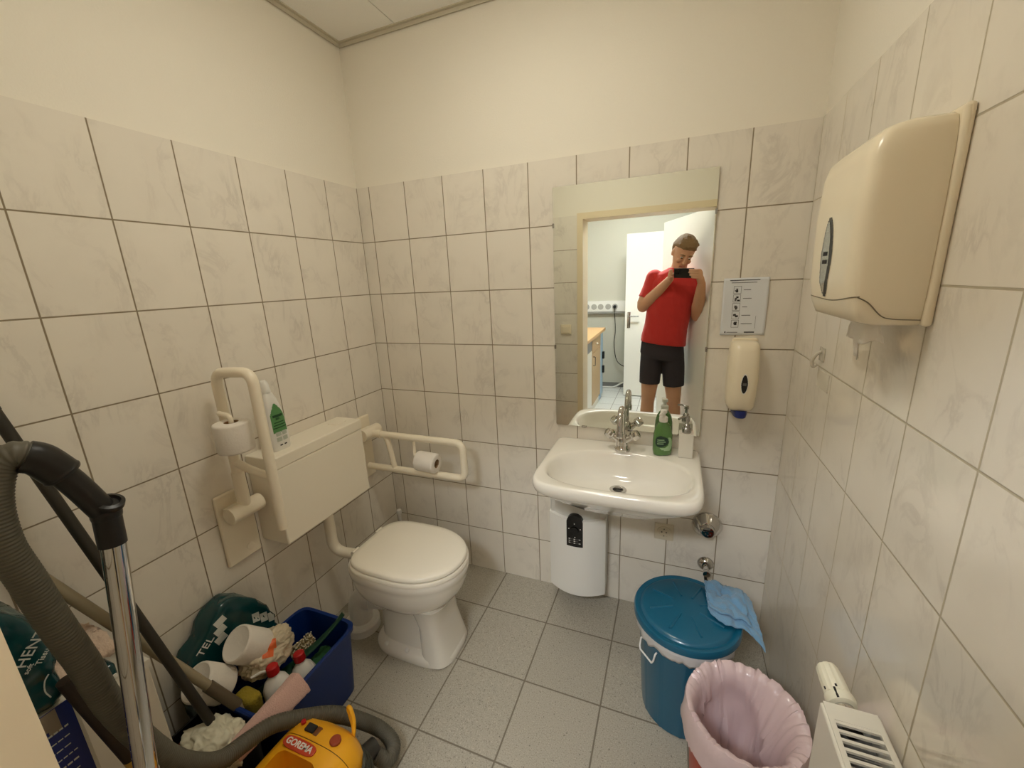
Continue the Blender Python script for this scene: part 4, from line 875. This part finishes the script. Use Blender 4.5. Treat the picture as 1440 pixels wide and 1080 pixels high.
# teal toilet paper pack between tub and wall
tealp = mat('pack_teal', (10, 62, 64), .22, coat=.35, bump=(22, .5, 3)); pw = mat('pack_white_print', (206, 210, 204), .4)
def packbox(name, x0, x1, y0, y1, z0, zf, m, seed, amp=.007):
    nx_, ny_, nz_ = 10, 26, 22; bm = bmesh.new(); t_ = bmesh.new()
    bmesh.ops.create_cube(t_, size=1); bmesh.ops.subdivide_edges(t_, edges=t_.edges[:], cuts=24, use_grid_fill=True)
    for v in t_.verts:
        p = v.co * 2; # -1..1, round the corners
        q = V((p.x, p.y, p.z)); l = (abs(q.x) ** 12 + abs(q.y) ** 12 + abs(q.z) ** 12) ** (1 / 12); q = q / l
        y = (y0 + y1) / 2 + q.y * (y1 - y0) / 2; zt = zf(y); z = z0 + (q.z + 1) / 2 * (zt - z0); x = (x0 + x1) / 2 + q.x * (x1 - x0) / 2
        k = amp * 1.2 * nz((x * 9, y * 9, z * 9), 1, seed) + amp * 1.5 * (abs(nz((x * 16, y * 16, z * 16), 1, seed + 2)) - .25) + amp * .7 * abs(nz((x * 38, y * 38, z * 38), 1, seed + 5))
        v.co = V((x, y, z)) + V((q.x * k, q.y * k, q.z * k))
    return mk(name, t_, m, ang=70)
packA = packbox('toilet_paper_pack', .010, .088, -1.165, -.860, 0.0, lambda y: .515 - 2.2 * max(0, y + 1.00) ** 1.5 * 1.4 - .9 * max(0, -1.03 - y), tealp, 31)
tag(packA, 'teal plastic pack of toilet paper behind the blue tub against the wall', 'toilet paper pack')
def face_text(parent, s, size, p, ydir, m=pw, nx=(1, 0, 0)):
    n_ = V(nx).normalized(); y_ = V(ydir); y_ = (y_ - n_ * y_.dot(n_)).normalized(); x_ = y_.cross(n_)
    M_ = Matrix(((x_.x, y_.x, n_.x, p[0]), (x_.y, y_.y, n_.y, p[1]), (x_.z, y_.z, n_.z, p[2]), (0, 0, 0, 1)))
    return text_mesh('lettering', s, size, M_, m, parent, ext=.0006)
def drape(parent, c, a, b, ax, m, name): return sticker_on(parent, c, a, b, ax, m, name, .002, 6)
for k in range(3): drape(packA, ((.088, -1.047, .468), (.088, -1.052, .438), (.088, -1.056, .408))[k], .034, .020, (.1, .9, .35), pw, 'pack_symbol')
for k in range(3): drape(packA, ((.088, -.935, .383), (.088, -.908, .360), (.088, -.881, .338))[k], .022, .030, (.1, .9, -.3), pw, 'pack_symbol')
face_text(packA, 'TEL', .036, (.0985, -1.108, .430), (0, -.55, .83)); 
# toilet rolls tumbling out of the pack
def wrapped_roll(p, d, r, l, label):
    M_ = axisM(V(p) - V(d).normalized() * l / 2, d); prof_ = [(.004, .004), (r - .012, .003), (r - .006, 0), (r - .0015, .002), (r, .007), (r, l - .007), (r - .0015, l - .002), (r - .006, l), (r - .012, l - .003), (.004, l - .004)]
    o_ = mk('toilet_roll', lathe(prof_, M_, 44), paper, ang=50); tag(o_, label, 'toilet roll', 'loose toilet rolls by the teal pack'); return o_
wrapped_roll((.178, -1.030, .385), (.10, .62, -.74), .056, .10, 'white toilet roll lying on the tub, nearer the plastic bag')
wrapped_roll((.158, -1.150, .352), (.10, .60, -.76), .055, .10, 'white toilet roll lying lower left, beside the black stick')
# black crate
t = thing('black_crate', 'small open black crate between the blue tub and the white carton', 'crate', (.245, -1.222, 0))
cc = (.245, -1.2215); mk('crate_body', loft([rr2(-.008, 0, .125, .066, cc), rr2(-.004, .004, .125, .066, cc), rr2(0, .25, .125, .066, cc), rr2(.003, .256, .125, .066, cc), rr2(-.004, .256, .125, .066, cc), rr2(-.012, .01, .125, .066, cc)]), mat('crate_black', (16, 17, 22), .45), t)
o = lump('white_plastic_bag', (.285, -1.235, .272), (.088, .066, .064), mat('bag_white', (222, 218, 196), .4, trans=.1, bump=(30, .5, 4)), 5, .22, 1.8, sub=6, ridge=.10); tag(o, 'crumpled off-white plastic bag on the black crate', 'bag')
o = lump('red_cloth', (.175, -1.245, .235), (.030, .030, .022), mat('cloth_dark_red', (92, 36, 30), .9), 8, .3, 2.0, sub=4); tag(o, 'small dark red cloth in the black crate', 'cloth')
# pink cloth roll along the rim
t = thing('pink_cloth', 'rolled pink cloth lying along the rim of the tub', 'cloth', (.365, -1.13, .3))
cp = catmull([(.372, -1.015, .306), (.378, -1.09, .310), (.374, -1.17, .306), (.366, -1.235, .296)], 10); R = []
for i, p in enumerate(cp):
    d = (cp[min(i + 1, len(cp) - 1)] - cp[max(i - 1, 0)]).normalized(); s = d.cross(V((0, 0, 1))).normalized(); u = s.cross(d); w = .036 - .012 * i / len(cp)
    R.append([p + s * (w * math.cos(2 * PI * k / 28)) + u * (.017 * math.sin(2 * PI * k / 28) + .003 * nz((k * .35, i * .25, 0), 3)) + V((0, 0, -1.1 * max(0, -w * math.cos(2 * PI * k / 28)))) for k in range(28)])
mk('roll', loft(R), mat('cloth_pink', (214, 176, 166), .95, sheen=.3, bump=(260, .8, 3)), t, ang=80)
mk('end_tag', rbox(.338, .384, -1.262, -1.238, .275, .300, .006, 3), mat('tag_dark_teal', (40, 58, 60), .6), t, label='dark teal end', wn=True)
mk('corner_tag', rbox(.388, .398, -1.035, -1.020, .272, .290, .002, 2), mat('tag_pale', (190, 186, 176), .6), t)
# white carton with flap, teal flat pack and pale cloth
t = thing('white_carton', 'tall whitish carton standing by the left wall behind the hose', 'carton', (.13, -1.36, 0))
cart = mat('carton_grey', (216, 208, 192), .85); mk('carton_box', rbox(.02, .232, -1.432, -1.297, 0, .612, .002, 2), cart, t, wn=True)
mk('carton_flap', rbox(.20, .236, -1.330, -1.292, .606, .628, .002, 2), mat('carton_white', (216, 210, 196), .8), t, wn=True)
o = mk('flat_tissue_pack', rbox(.025, .200, -1.430, -1.340, .613, .655, .010, 3), tealp, wn=True); tag(o, 'flat teal packet on top of the white carton', 'packet')
mk('white_edge', rbox(.2005, .203, -1.425, -1.345, .616, .628, .001, 1), white, o)
bm = patch(lambda u, v: V((.02 + .145 * u, -1.425 + .105 * v, .672 + .02 * (1 - abs(2 * u - 1) ** 3) + .012 * nz((u * 3, v * 3, 0), 6) - .012 * (u > .97))), 22, 16); o = mk('pale_cloth', bm, mat('cloth_pale_pink', (214, 190, 170), .95, bump=(200, .6, 2)), ang=80); md = o.modifiers.new('s', 'SOLIDIFY'); md.thickness = .016; tag(o, 'pale folded cloth on the teal packet by the left wall', 'cloth')
# blue printed box and second teal pack in the front corner
t = thing('printed_box', 'dark blue printed carton standing in the front left corner', 'carton', (.17, -1.515, 0))
mk('carton_box', rbox(.045, .297, -1.583, -1.4475, 0, .716, .002, 2), cart, t, wn=True)
pf = mk('printed_face', rbox(.297, .2985, -1.583, -1.4525, .0, .716, .0004, 1), mat('print_blue', (22, 44, 122), .45), t, label='dark blue printed side')
for k in range(14):
    z = .660 - .022 * k; y1 = -1.464 - .003 * (k % 3); n_ = (5, 7, 4, 6)[k % 4]
    for q in range(n_):
        wq = .006 + .004 * ((k * 7 + q * 3) % 3) / 2; y1 -= wq + .0022
        if y1 < -1.58: break
        mk('print_line', rbox(.2985, .2991, y1, y1 + wq, z, z + (.0042 if k % 4 == 0 else .0026), .0002, 1), pw, pf)
mk('box_edge', rbox(.2965, .2995, -1.4525, -1.4465, 0, .7175, .0006, 1), mat('carton_white', (216, 210, 196), .8), t)
mk('print_leaf', patch(lambda u, v: V((.2989, -1.475 - .05 * u, .715 - .055 * v)), 8, 8, lambda u, v: u + .6 * v < .9), mat('print_greybrown', (150, 138, 124), .6), pf)
packB = packbox('toilet_paper_pack', .06, .30, -1.588, -1.452, .718, lambda y: .985 - 1.4 * max(0, y + 1.50), tealp, 44, .006)
tag(packB, 'teal plastic toilet paper pack on the blue carton near the door', 'toilet paper pack')
face_text(packB, 'HENT', .026, (.3085, -1.475, .872), (0, -.75, .66)); face_text(packB, 'Tissue', .014, (.3085, -1.464, .845), (0, -.75, .66)); face_text(packB, 'soft', .012, (.3085, -1.488, .835), (0, -.75, .66))
bm = B(); tube(catmull([V((.3085, -1.468, .80)), V((.309, -1.476, .79)), V((.309, -1.48, .77)), V((.3085, -1.476, .75))]), .0012, 6, bm); mk('pack_print', bm, pw, packB)
# sticks
def stick(name, pts, r, m, label, cat, extra=None):
    t_ = thing(name, label, cat, pts[-1]); b_ = B(); tube(pts, r, 18, b_); mk('shaft', b_, m, t_); return t_
s0, s1 = V((.020, -1.342, 1.335)), V((.330, -1.178, .012))
t = stick('broom_stick', [s0, s1], .0125, mat('stick_black', (44, 40, 32), .5), 'long black stick leaning on the left wall from the crate', 'stick'); b_ = B(); tube([s0, s0.lerp(s1, .03)], .0135, 18, b_); mk('end_cap', b_, dkgrey, t)
p0, p1 = V((.018, -1.388, .945)), V((.332, -1.040, .030))
t = stick('mop_pole', [p0, p1], .0135, mat('pole_beige', (150, 138, 112), .45), 'beige mop pole leaning from the tub to the left wall', 'pole'); b_ = B(); tube([p0.lerp(p1, .60), p0.lerp(p1, .72)], .0165, 18, b_); mk('grip_sleeve', b_, mat('sleeve_brown', (96, 84, 66), .5), t)
q0, q1 = V((.322, -1.455, .775)), V((.352, -1.330, .02))
t = stick('brown_pole', [q0, q0.lerp(q1, .36)], .0140, mat('pole_dark_brown', (48, 36, 26), .5), 'dark brown pole with yellow band behind the chrome tube', 'pole')
b_ = B(); tube([q0.lerp(q1, .36), q0.lerp(q1, .40)], .0142, 18, b_); mk('yellow_band', b_, mat('band_yellow', (206, 166, 70), .5), t, label='yellow band'); b_ = B(); tube([q0.lerp(q1, .40), q1], .012, 18, b_); mk('lower_shaft', b_, mat('pole_dark_brown', (48, 36, 26), .5), t)
# ------------------------------------------------------------------ camera
CP = V((1.4514, -1.7285, 1.5318))
yaw, pitch, roll = 0.3820, 0.2488, -0.0449
f_ = V((-math.sin(yaw) * math.cos(pitch), math.cos(yaw) * math.cos(pitch), -math.sin(pitch)))
r0 = V((math.cos(yaw), math.sin(yaw), 0)); u0 = r0.cross(f_)
rt = math.cos(roll) * r0 + math.sin(roll) * u0; up = -math.sin(roll) * r0 + math.cos(roll) * u0
cam = bpy.data.cameras.new('camera'); co = bpy.data.objects.new('camera', cam); C.objects.link(co)
cam.sensor_width = 36; cam.sensor_fit = 'HORIZONTAL'; cam.lens = 574.98 / 1440 * 36; cam.clip_start = 0.003; cam.clip_end = 30
co.matrix_world = Matrix(((rt.x, up.x, -f_.x, CP.x), (rt.y, up.y, -f_.y, CP.y), (rt.z, up.z, -f_.z, CP.z), (0, 0, 0, 1)))
bpy.context.scene.camera = co

# ------------------------------------------------------------------ person with phone (seen in the mirror)
skin = mat('skin', (206, 158, 126), .5, sss=.08); shirtm = mat('shirt_red', (190, 44, 38), .85, sheen=.2, bump=(16, .9, 3)); shortm = mat('shorts_dark', (54, 49, 54), .9, bump=(260, .4, 2)); hairm = mat('hair_brown', (128, 102, 68), .75, bump=(130, 1.0, 3))
PC = CP + rt * .052 - up * .006 - f_ * .0075      # phone centre
def ph(a, b, c): return PC + rt * a + up * b + f_ * c
b = B()
def limb(pts, rad, n=20): tube(pts, rad, n, b); [ball(p, r, b, 8) for p, r in ((pts[0], rad[0]), (pts[-1], rad[-1]))]
def ering(c, rx, ry, n=28, e=2.3, tilt=(0, 0)):
    return [V((c[0] + p.x, c[1] + p.y, c[2] + tilt[0] * p.x + tilt[1] * p.y)) for p in sell(0, 0, rx, ry, n, e, 0)]
PY = -1.985
# torso leaning towards the right (+x at the top)
tor = [((1.368, PY - .01, .84), .155, .105), ((1.366, PY - .01, .92), .162, .112), ((1.370, PY, 1.00), .158, .112), ((1.385, PY, 1.10), .150, .105), ((1.405, PY, 1.22), .158, .110), ((1.425, PY, 1.34), .172, .118), ((1.440, PY - .005, 1.44), .178, .112), ((1.450, PY - .01, 1.505), .150, .090), ((1.458, PY - .01, 1.545), .085, .065), ((1.465, PY, 1.575), .058, .058)]
TL = (-.12, 0)
loft([ering(c, rx, ry, tilt=TL) for c, rx, ry in tor], bm=b)
limb([V((1.462, PY + .0, 1.54)), V((1.472, PY + .02, 1.60)), V((1.484, PY + .045, 1.640))], [.062, .058, .058])
# legs
limb([V((1.292, PY - .01, .88)), V((1.282, PY + .005, .68)), V((1.272, PY + .01, .50)), V((1.266, PY - .005, .42)), V((1.262, PY - .02, .33)), V((1.262, PY - .015, .16)), V((1.262, PY - .01, .07))], [.092, .080, .062, .056, .058, .040, .040])
limb([V((1.440, PY - .01, .86)), V((1.462, PY, .68)), V((1.478, PY + .005, .50)), V((1.482, PY - .01, .42)), V((1.486, PY - .02, .33)), V((1.488, PY - .015, .16)), V((1.488, PY - .01, .07))], [.092, .080, .062, .056, .058, .040, .040])
for x in (1.258, 1.492): limb([V((x, PY - .045, .045)), V((x, PY + .06, .04)), V((x + (-.01 if x < 1.4 else .01), PY + .15, .03))], [.04, .042, .03])
# arms (his left arm is at -x)
wrL = ph(-.128, -.062, -.040); elL = V((1.198, PY + .03, 1.262))
limb([V((1.282, PY - .01, 1.495)), V((1.245, PY, 1.40)), elL + V((.0, 0, .03)), elL], [.058, .053, .047, .044])
limb([elL, elL.lerp(wrL, .3), elL.lerp(wrL, .75), wrL], [.044, .048, .036, .029])
wrR = ph(.118, -.088, -.032); elR = V((1.622, PY + .035, 1.185))
limb([V((1.598, PY - .01, 1.470)), V((1.616, PY, 1.36)), elR + V((0, 0, .04)), elR], [.058, .053, .047, .044])
limb([elR, elR.lerp(wrR, .3), elR.lerp(wrR, .75), wrR], [.044, .049, .037, .029])
# hands: palm and five fingers each, closed on the ends of the phone
def chain(pts, r0_=.0088, r1_=.0072):
    n_ = len(pts); rr_ = [r0_ + (r1_ - r0_) * i / (n_ - 1) for i in range(n_)]; cp_ = catmull(pts, 4); rq = [r0_ + (r1_ - r0_) * i / (len(cp_) - 1) for i in range(len(cp_))]
    tube(cp_, rq, 12, b); ball(cp_[-1], rq[-1], b, 6)
def palm(c, ax, r):
    M_ = Matrix((ax[0], ax[1], ax[2])).transposed().to_4x4(); ball(c, r, b, 12, M_)
# right hand on the +x end: fingers wrap round the front towards -x, thumb behind
palm(ph(.112, -.020, -.012), (rt, up, f_), (.020, .048, .026)); limb([ph(.113, -.045, -.018), wrR], [.027, .026])
for k, (u_, L1) in enumerate(((.026, .046), (.007, .042), (-.012, .050), (-.030, .062))):
    chain([ph(.112, u_ - .004, -.006), ph(.104, u_, .012), ph(.088, u_ + .002, .0185), ph(L1 + .012, u_ + .003, .0165), ph(L1, u_ + .003, .0135)])
chain([ph(.112, -.030, -.030), ph(.100, -.012, -.032), ph(.080, .004, -.020), ph(.060, .012, -.0145)], .011, .009)
# left hand on the -x end: fingertips just round the edge, thumb behind
palm(ph(-.110, -.030, -.018), (rt, up, f_), (.020, .044, .022)); limb([ph(-.113, -.048, -.026), wrL], [.025, .026])
for k, (u_, t_) in enumerate(((.024, .006), (.008, .004), (-.010, .002), (-.028, .0))):
    chain([ph(-.112, u_ - .010, -.012), ph(-.106, u_ - .004, .002), ph(-.096, u_, .010), ph(-.083, u_ + .002, .0085)], .0084, .0068)
chain([ph(-.108, -.036, -.036), ph(-.098, -.018, -.034), ph(-.078, -.010, -.022), ph(-.058, -.006, -.0145)], .0105, .0085)
# head
HC = V((1.490, PY + .088, 1.678)); HE = Euler((math.radians(-36), math.radians(10), math.radians(-20))); HM = Matrix.Translation(HC) @ HE.to_matrix().to_4x4()
hp_ = [(-.118, .020, .078, .035), (-.104, .040, .090, .0), (-.078, .055, .092, -.045), (-.04, .064, .092, -.075), (0, .070, .090, -.092), (.04, .074, .091, -.098), (.075, .070, .080, -.092), (.10, .054, .058, -.070), (.115, .030, .025, -.040), (.119, .010, .005, -.02)]
loft([[HM @ V((p.x, (yf + yb) / 2 + p.y, z)) for p in sell(0, 0, rx, (yf - yb) / 2, 28, 2.2, 0)] for z, rx, yf, yb in hp_], bm=b)
tube([HM @ V((0, .086, .026)), HM @ V((0, .099, .0)), HM @ V((0, .110, -.024)), HM @ V((0, .098, -.034))], [.008, .0095, .0125, .011], 12, b)
for s in (-1, 1):
    ball(HM @ V((s * .074, -.012, -.008)), (.009, .020, .032), b, 8, HE.to_matrix().to_4x4()); ball(HM @ V((s * .030, .082, .030)), (.022, .012, .006), b, 8, HE.to_matrix().to_4x4()); ball(HM @ V((s * .036, .076, -.022)), (.022, .016, .02), b, 8, HE.to_matrix().to_4x4())
ball(HM @ V((0, .086, -.092)), (.022, .014, .016), b, 8, HE.to_matrix().to_4x4())
me = remesh(b, .0046, 2, .4); me.materials.append(skin); me.name = 'person'
person = link('person', me); tag(person, 'person in red t-shirt and dark shorts photographing with a phone in the doorway', 'person')
# face details
eye = mat('eye_white', (225, 220, 212), .2); lip = mat('lip', (158, 92, 82), .5)
for s in (-1, 1):
    bm = B(); ball(HM @ V((s * .030, .0850, .010)), (.012, .006, .0045), bm, 8, HE.to_matrix().to_4x4()); e_ = mk('eye', bm, eye, person); bm = B(); ball(HM @ V((s * .030, .0895, .0085)), (.0085, .003, .0042), bm, 6, HE.to_matrix().to_4x4()); mk('iris', bm, ink, e_)
    bm = B(); tube([HM @ V((s * .014, .0945, .034)), HM @ V((s * .030, .0955, .039)), HM @ V((s * .046, .086, .033))], [.003, .004, .0025], 8, bm); mk('eyebrow', bm, hairm, person)
bm = B(); tube([HM @ V((-.022, .0895, -.062)), HM @ V((0, .0965, -.060)), HM @ V((.022, .0895, -.062))], [.003, .0055, .003], 10, bm); mk('mouth', bm, lip, person)
# hair
b = B(); 
rings = []
for z, rx, yf, yb in ((-.03, .064, -.045, -.090), (.0, .075, -.03, -.100), (.035, .081, .0, -.108), (.058, .081, .060, -.108), (.078, .078, .088, -.104), (.105, .068, .092, -.092), (.128, .050, .072, -.07), (.143, .02, .03, -.03)):
    rings.append([HM @ V((p.x, (yf + yb) / 2 + p.y, z)) for p in sell(0, 0, rx, (yf - yb) / 2, 36, 2.3, 0)])
loft(rings, bm=b)
random.seed(11)
for i in range(150):
    a = random.uniform(-PI, PI); q = random.uniform(.2, 1)
    p = V((.072 * q * math.cos(a), .082 * q * math.sin(a) + .006, .128 - .055 * q * q)); d = V((random.uniform(-.7, .8), random.uniform(.1, .8), .7)).normalized()
    tube([HM @ p, HM @ (p + d * random.uniform(.014, .030))], [.010, .004], 8, b)
me = remesh(b, .004, 2, .35); me.materials.append(hairm); link('hair', me, person)
# t-shirt
b = B()
cl = [((1.372, PY, .955), .182, .134), ((1.374, PY, 1.00), .180, .134), ((1.388, PY, 1.10), .171, .126), ((1.406, PY, 1.22), .175, .128), ((1.426, PY, 1.34), .186, .132), ((1.441, PY - .005, 1.44), .188, .124), ((1.452, PY - .01, 1.510), .160, .101), ((1.461, PY - .008, 1.548), .096, .078), ((1.466, PY - .004, 1.566), .074, .070)]
loft([ering(c, rx, ry, 40, 2.4, TL) for c, rx, ry in cl], bm=b)
def sleeve(p, r_): tube(p, r_, 22, b); ball(p[0], r_[0], b, 10)
sleeve([V((1.283, PY - .01, 1.494)), V((1.262, PY - .003, 1.42)), V((1.232, PY + .008, 1.345)), V((1.222, PY + .012, 1.325))], [.071, .070, .069, .069])
sleeve([V((1.597, PY - .01, 1.468)), V((1.610, PY, 1.38)), V((1.618, PY + .012, 1.305)), V((1.619, PY + .014, 1.285))], [.070, .069, .067, .067])
for v in b.verts:
    p = v.co; k = .006 * nz((p.x * 2, p.y * 2, p.z * .6), 6, 3) + .004 * math.sin(p.x * 60 + p.z * 22 + nz(p, 4) * 3); v.co += V((0, k * (1 if p.y > PY else -1), 0))
me = remesh(b, .006, 2, .5)
for v in me.vertices:
    p = v.co; s = 1 if p.y > PY else -1
    v.co.y += s * (.004 * nz((p.x * 14, 0, p.z * 5), 1, 4) + .003 * nz((p.x * 26 + p.z * 12, 0, p.z * 16), 1, 6))
me.materials.append(shirtm); link('t_shirt', me, person, label='red t-shirt')
# shorts
b = B()
loft([ering(c, rx, ry, 40, 2.4, (-.1, 0)) for c, rx, ry in (((1.368, PY - .01, 1.0), .166, .118), ((1.367, PY - .01, .93), .173, .124), ((1.368, PY - .01, .86), .180, .126), ((1.368, PY - .01, .82), .165, .115))], bm=b)
for pts in ([V((1.292, PY - .01, .88)), V((1.282, PY + .0, .74)), V((1.276, PY + .005, .60))], [V((1.446, PY - .01, .87)), V((1.464, PY, .74)), V((1.474, PY + .005, .585))]): tube(catmull(pts, 5), [.098 - .0012 * i for i in range(11)], 26, b)
me = remesh(b, .006, 2, .5)
for v in me.vertices:
    p = v.co; v.co.y += (1 if p.y > PY else -1) * .004 * nz((p.x * 20, 0, p.z * 9), 1, 4)
me.materials.append(shortm); link('shorts', me, person, label='dark shorts')
for x in (1.258, 1.492):
    b = B(); tube([V((x, PY - .055, .045)), V((x, PY + .05, .045)), V((x + (-.01 if x < 1.4 else .01), PY + .165, .034))], [.048, .050, .036], 20, b); ball((x + (-.01 if x < 1.4 else .01), PY + .165, .034), .034, b, 8); ball((x, PY - .055, .045), .045, b, 8); tube([V((x, PY - .03, .05)), V((x, PY - .03, .10))], [.05, .048], 18, b)
    me = remesh(b, .006, 2, .5); 
    for v in me.vertices: v.co.z = max(v.co.z, .001)
    me.materials.append(mat('shoe_grey', (70, 72, 76), .7)); sh = link('shoe', me, person)
    mk('sole', loft([sell(x, PY + .045, .05, .155, 32, 2.6, .0005), sell(x, PY + .045, .051, .156, 32, 2.6, .018)]), white, sh)
# phone
t = thing('smartphone', 'black smartphone held up in both hands in front of the chin', 'phone', tuple(PC))
PM = Matrix(((rt.x, up.x, f_.x, PC.x), (rt.y, up.y, f_.y, PC.y), (rt.z, up.z, f_.z, PC.z), (0, 0, 0, 1)))
bm = rbox(-.0755, .0755, -.037, .037, -.0042, .0042, .004, 3); bmesh.ops.transform(bm, matrix=PM, verts=bm.verts); mk('phone_case', bm, black, t, wn=True)
bm = rbox(-.072, .072, -.0335, .0335, -.0048, -.0041, .0003, 1); bmesh.ops.transform(bm, matrix=PM, verts=bm.verts); mk('screen', bm, blackd, t)
bm = rbox(-.070, -.034, -.006, .033, .0042, .0056, .0006, 2); bmesh.ops.transform(bm, matrix=PM, verts=bm.verts); cb_ = mk('camera_bump', bm, blackd, t, wn=True)
for a, c in ((-.052, .006), (-.061, .024), (-.043, .024)): mk('lens', lathe([(.0062, .0056), (.006, .0066), (.0045, .0067), (.004, .0062), (.0005, .0062)], PM @ Matrix.Translation((a, c, 0)), 24), blackd, cb_)

# ------------------------------------------------------------------ render look
sc = bpy.context.scene
w = bpy.data.worlds.new('world'); sc.world = w; w.use_nodes = True
w.node_tree.nodes['Background'].inputs[0].default_value = (0.02, 0.02, 0.02, 1)
sc.view_settings.view_transform = 'Standard'; sc.view_settings.look = 'None'; sc.view_settings.gamma = 1.0; sc.view_settings.use_curve_mapping = False
sc.view_settings.exposure = 0.0
try:
    sc.cycles.max_bounces = 10; sc.cycles.diffuse_bounces = 6; sc.cycles.glossy_bounces = 5; sc.cycles.transmission_bounces = 6; sc.cycles.sample_clamp_indirect = 6; sc.cycles.use_denoising = True; sc.cycles.caustics_reflective = True
except Exception: pass
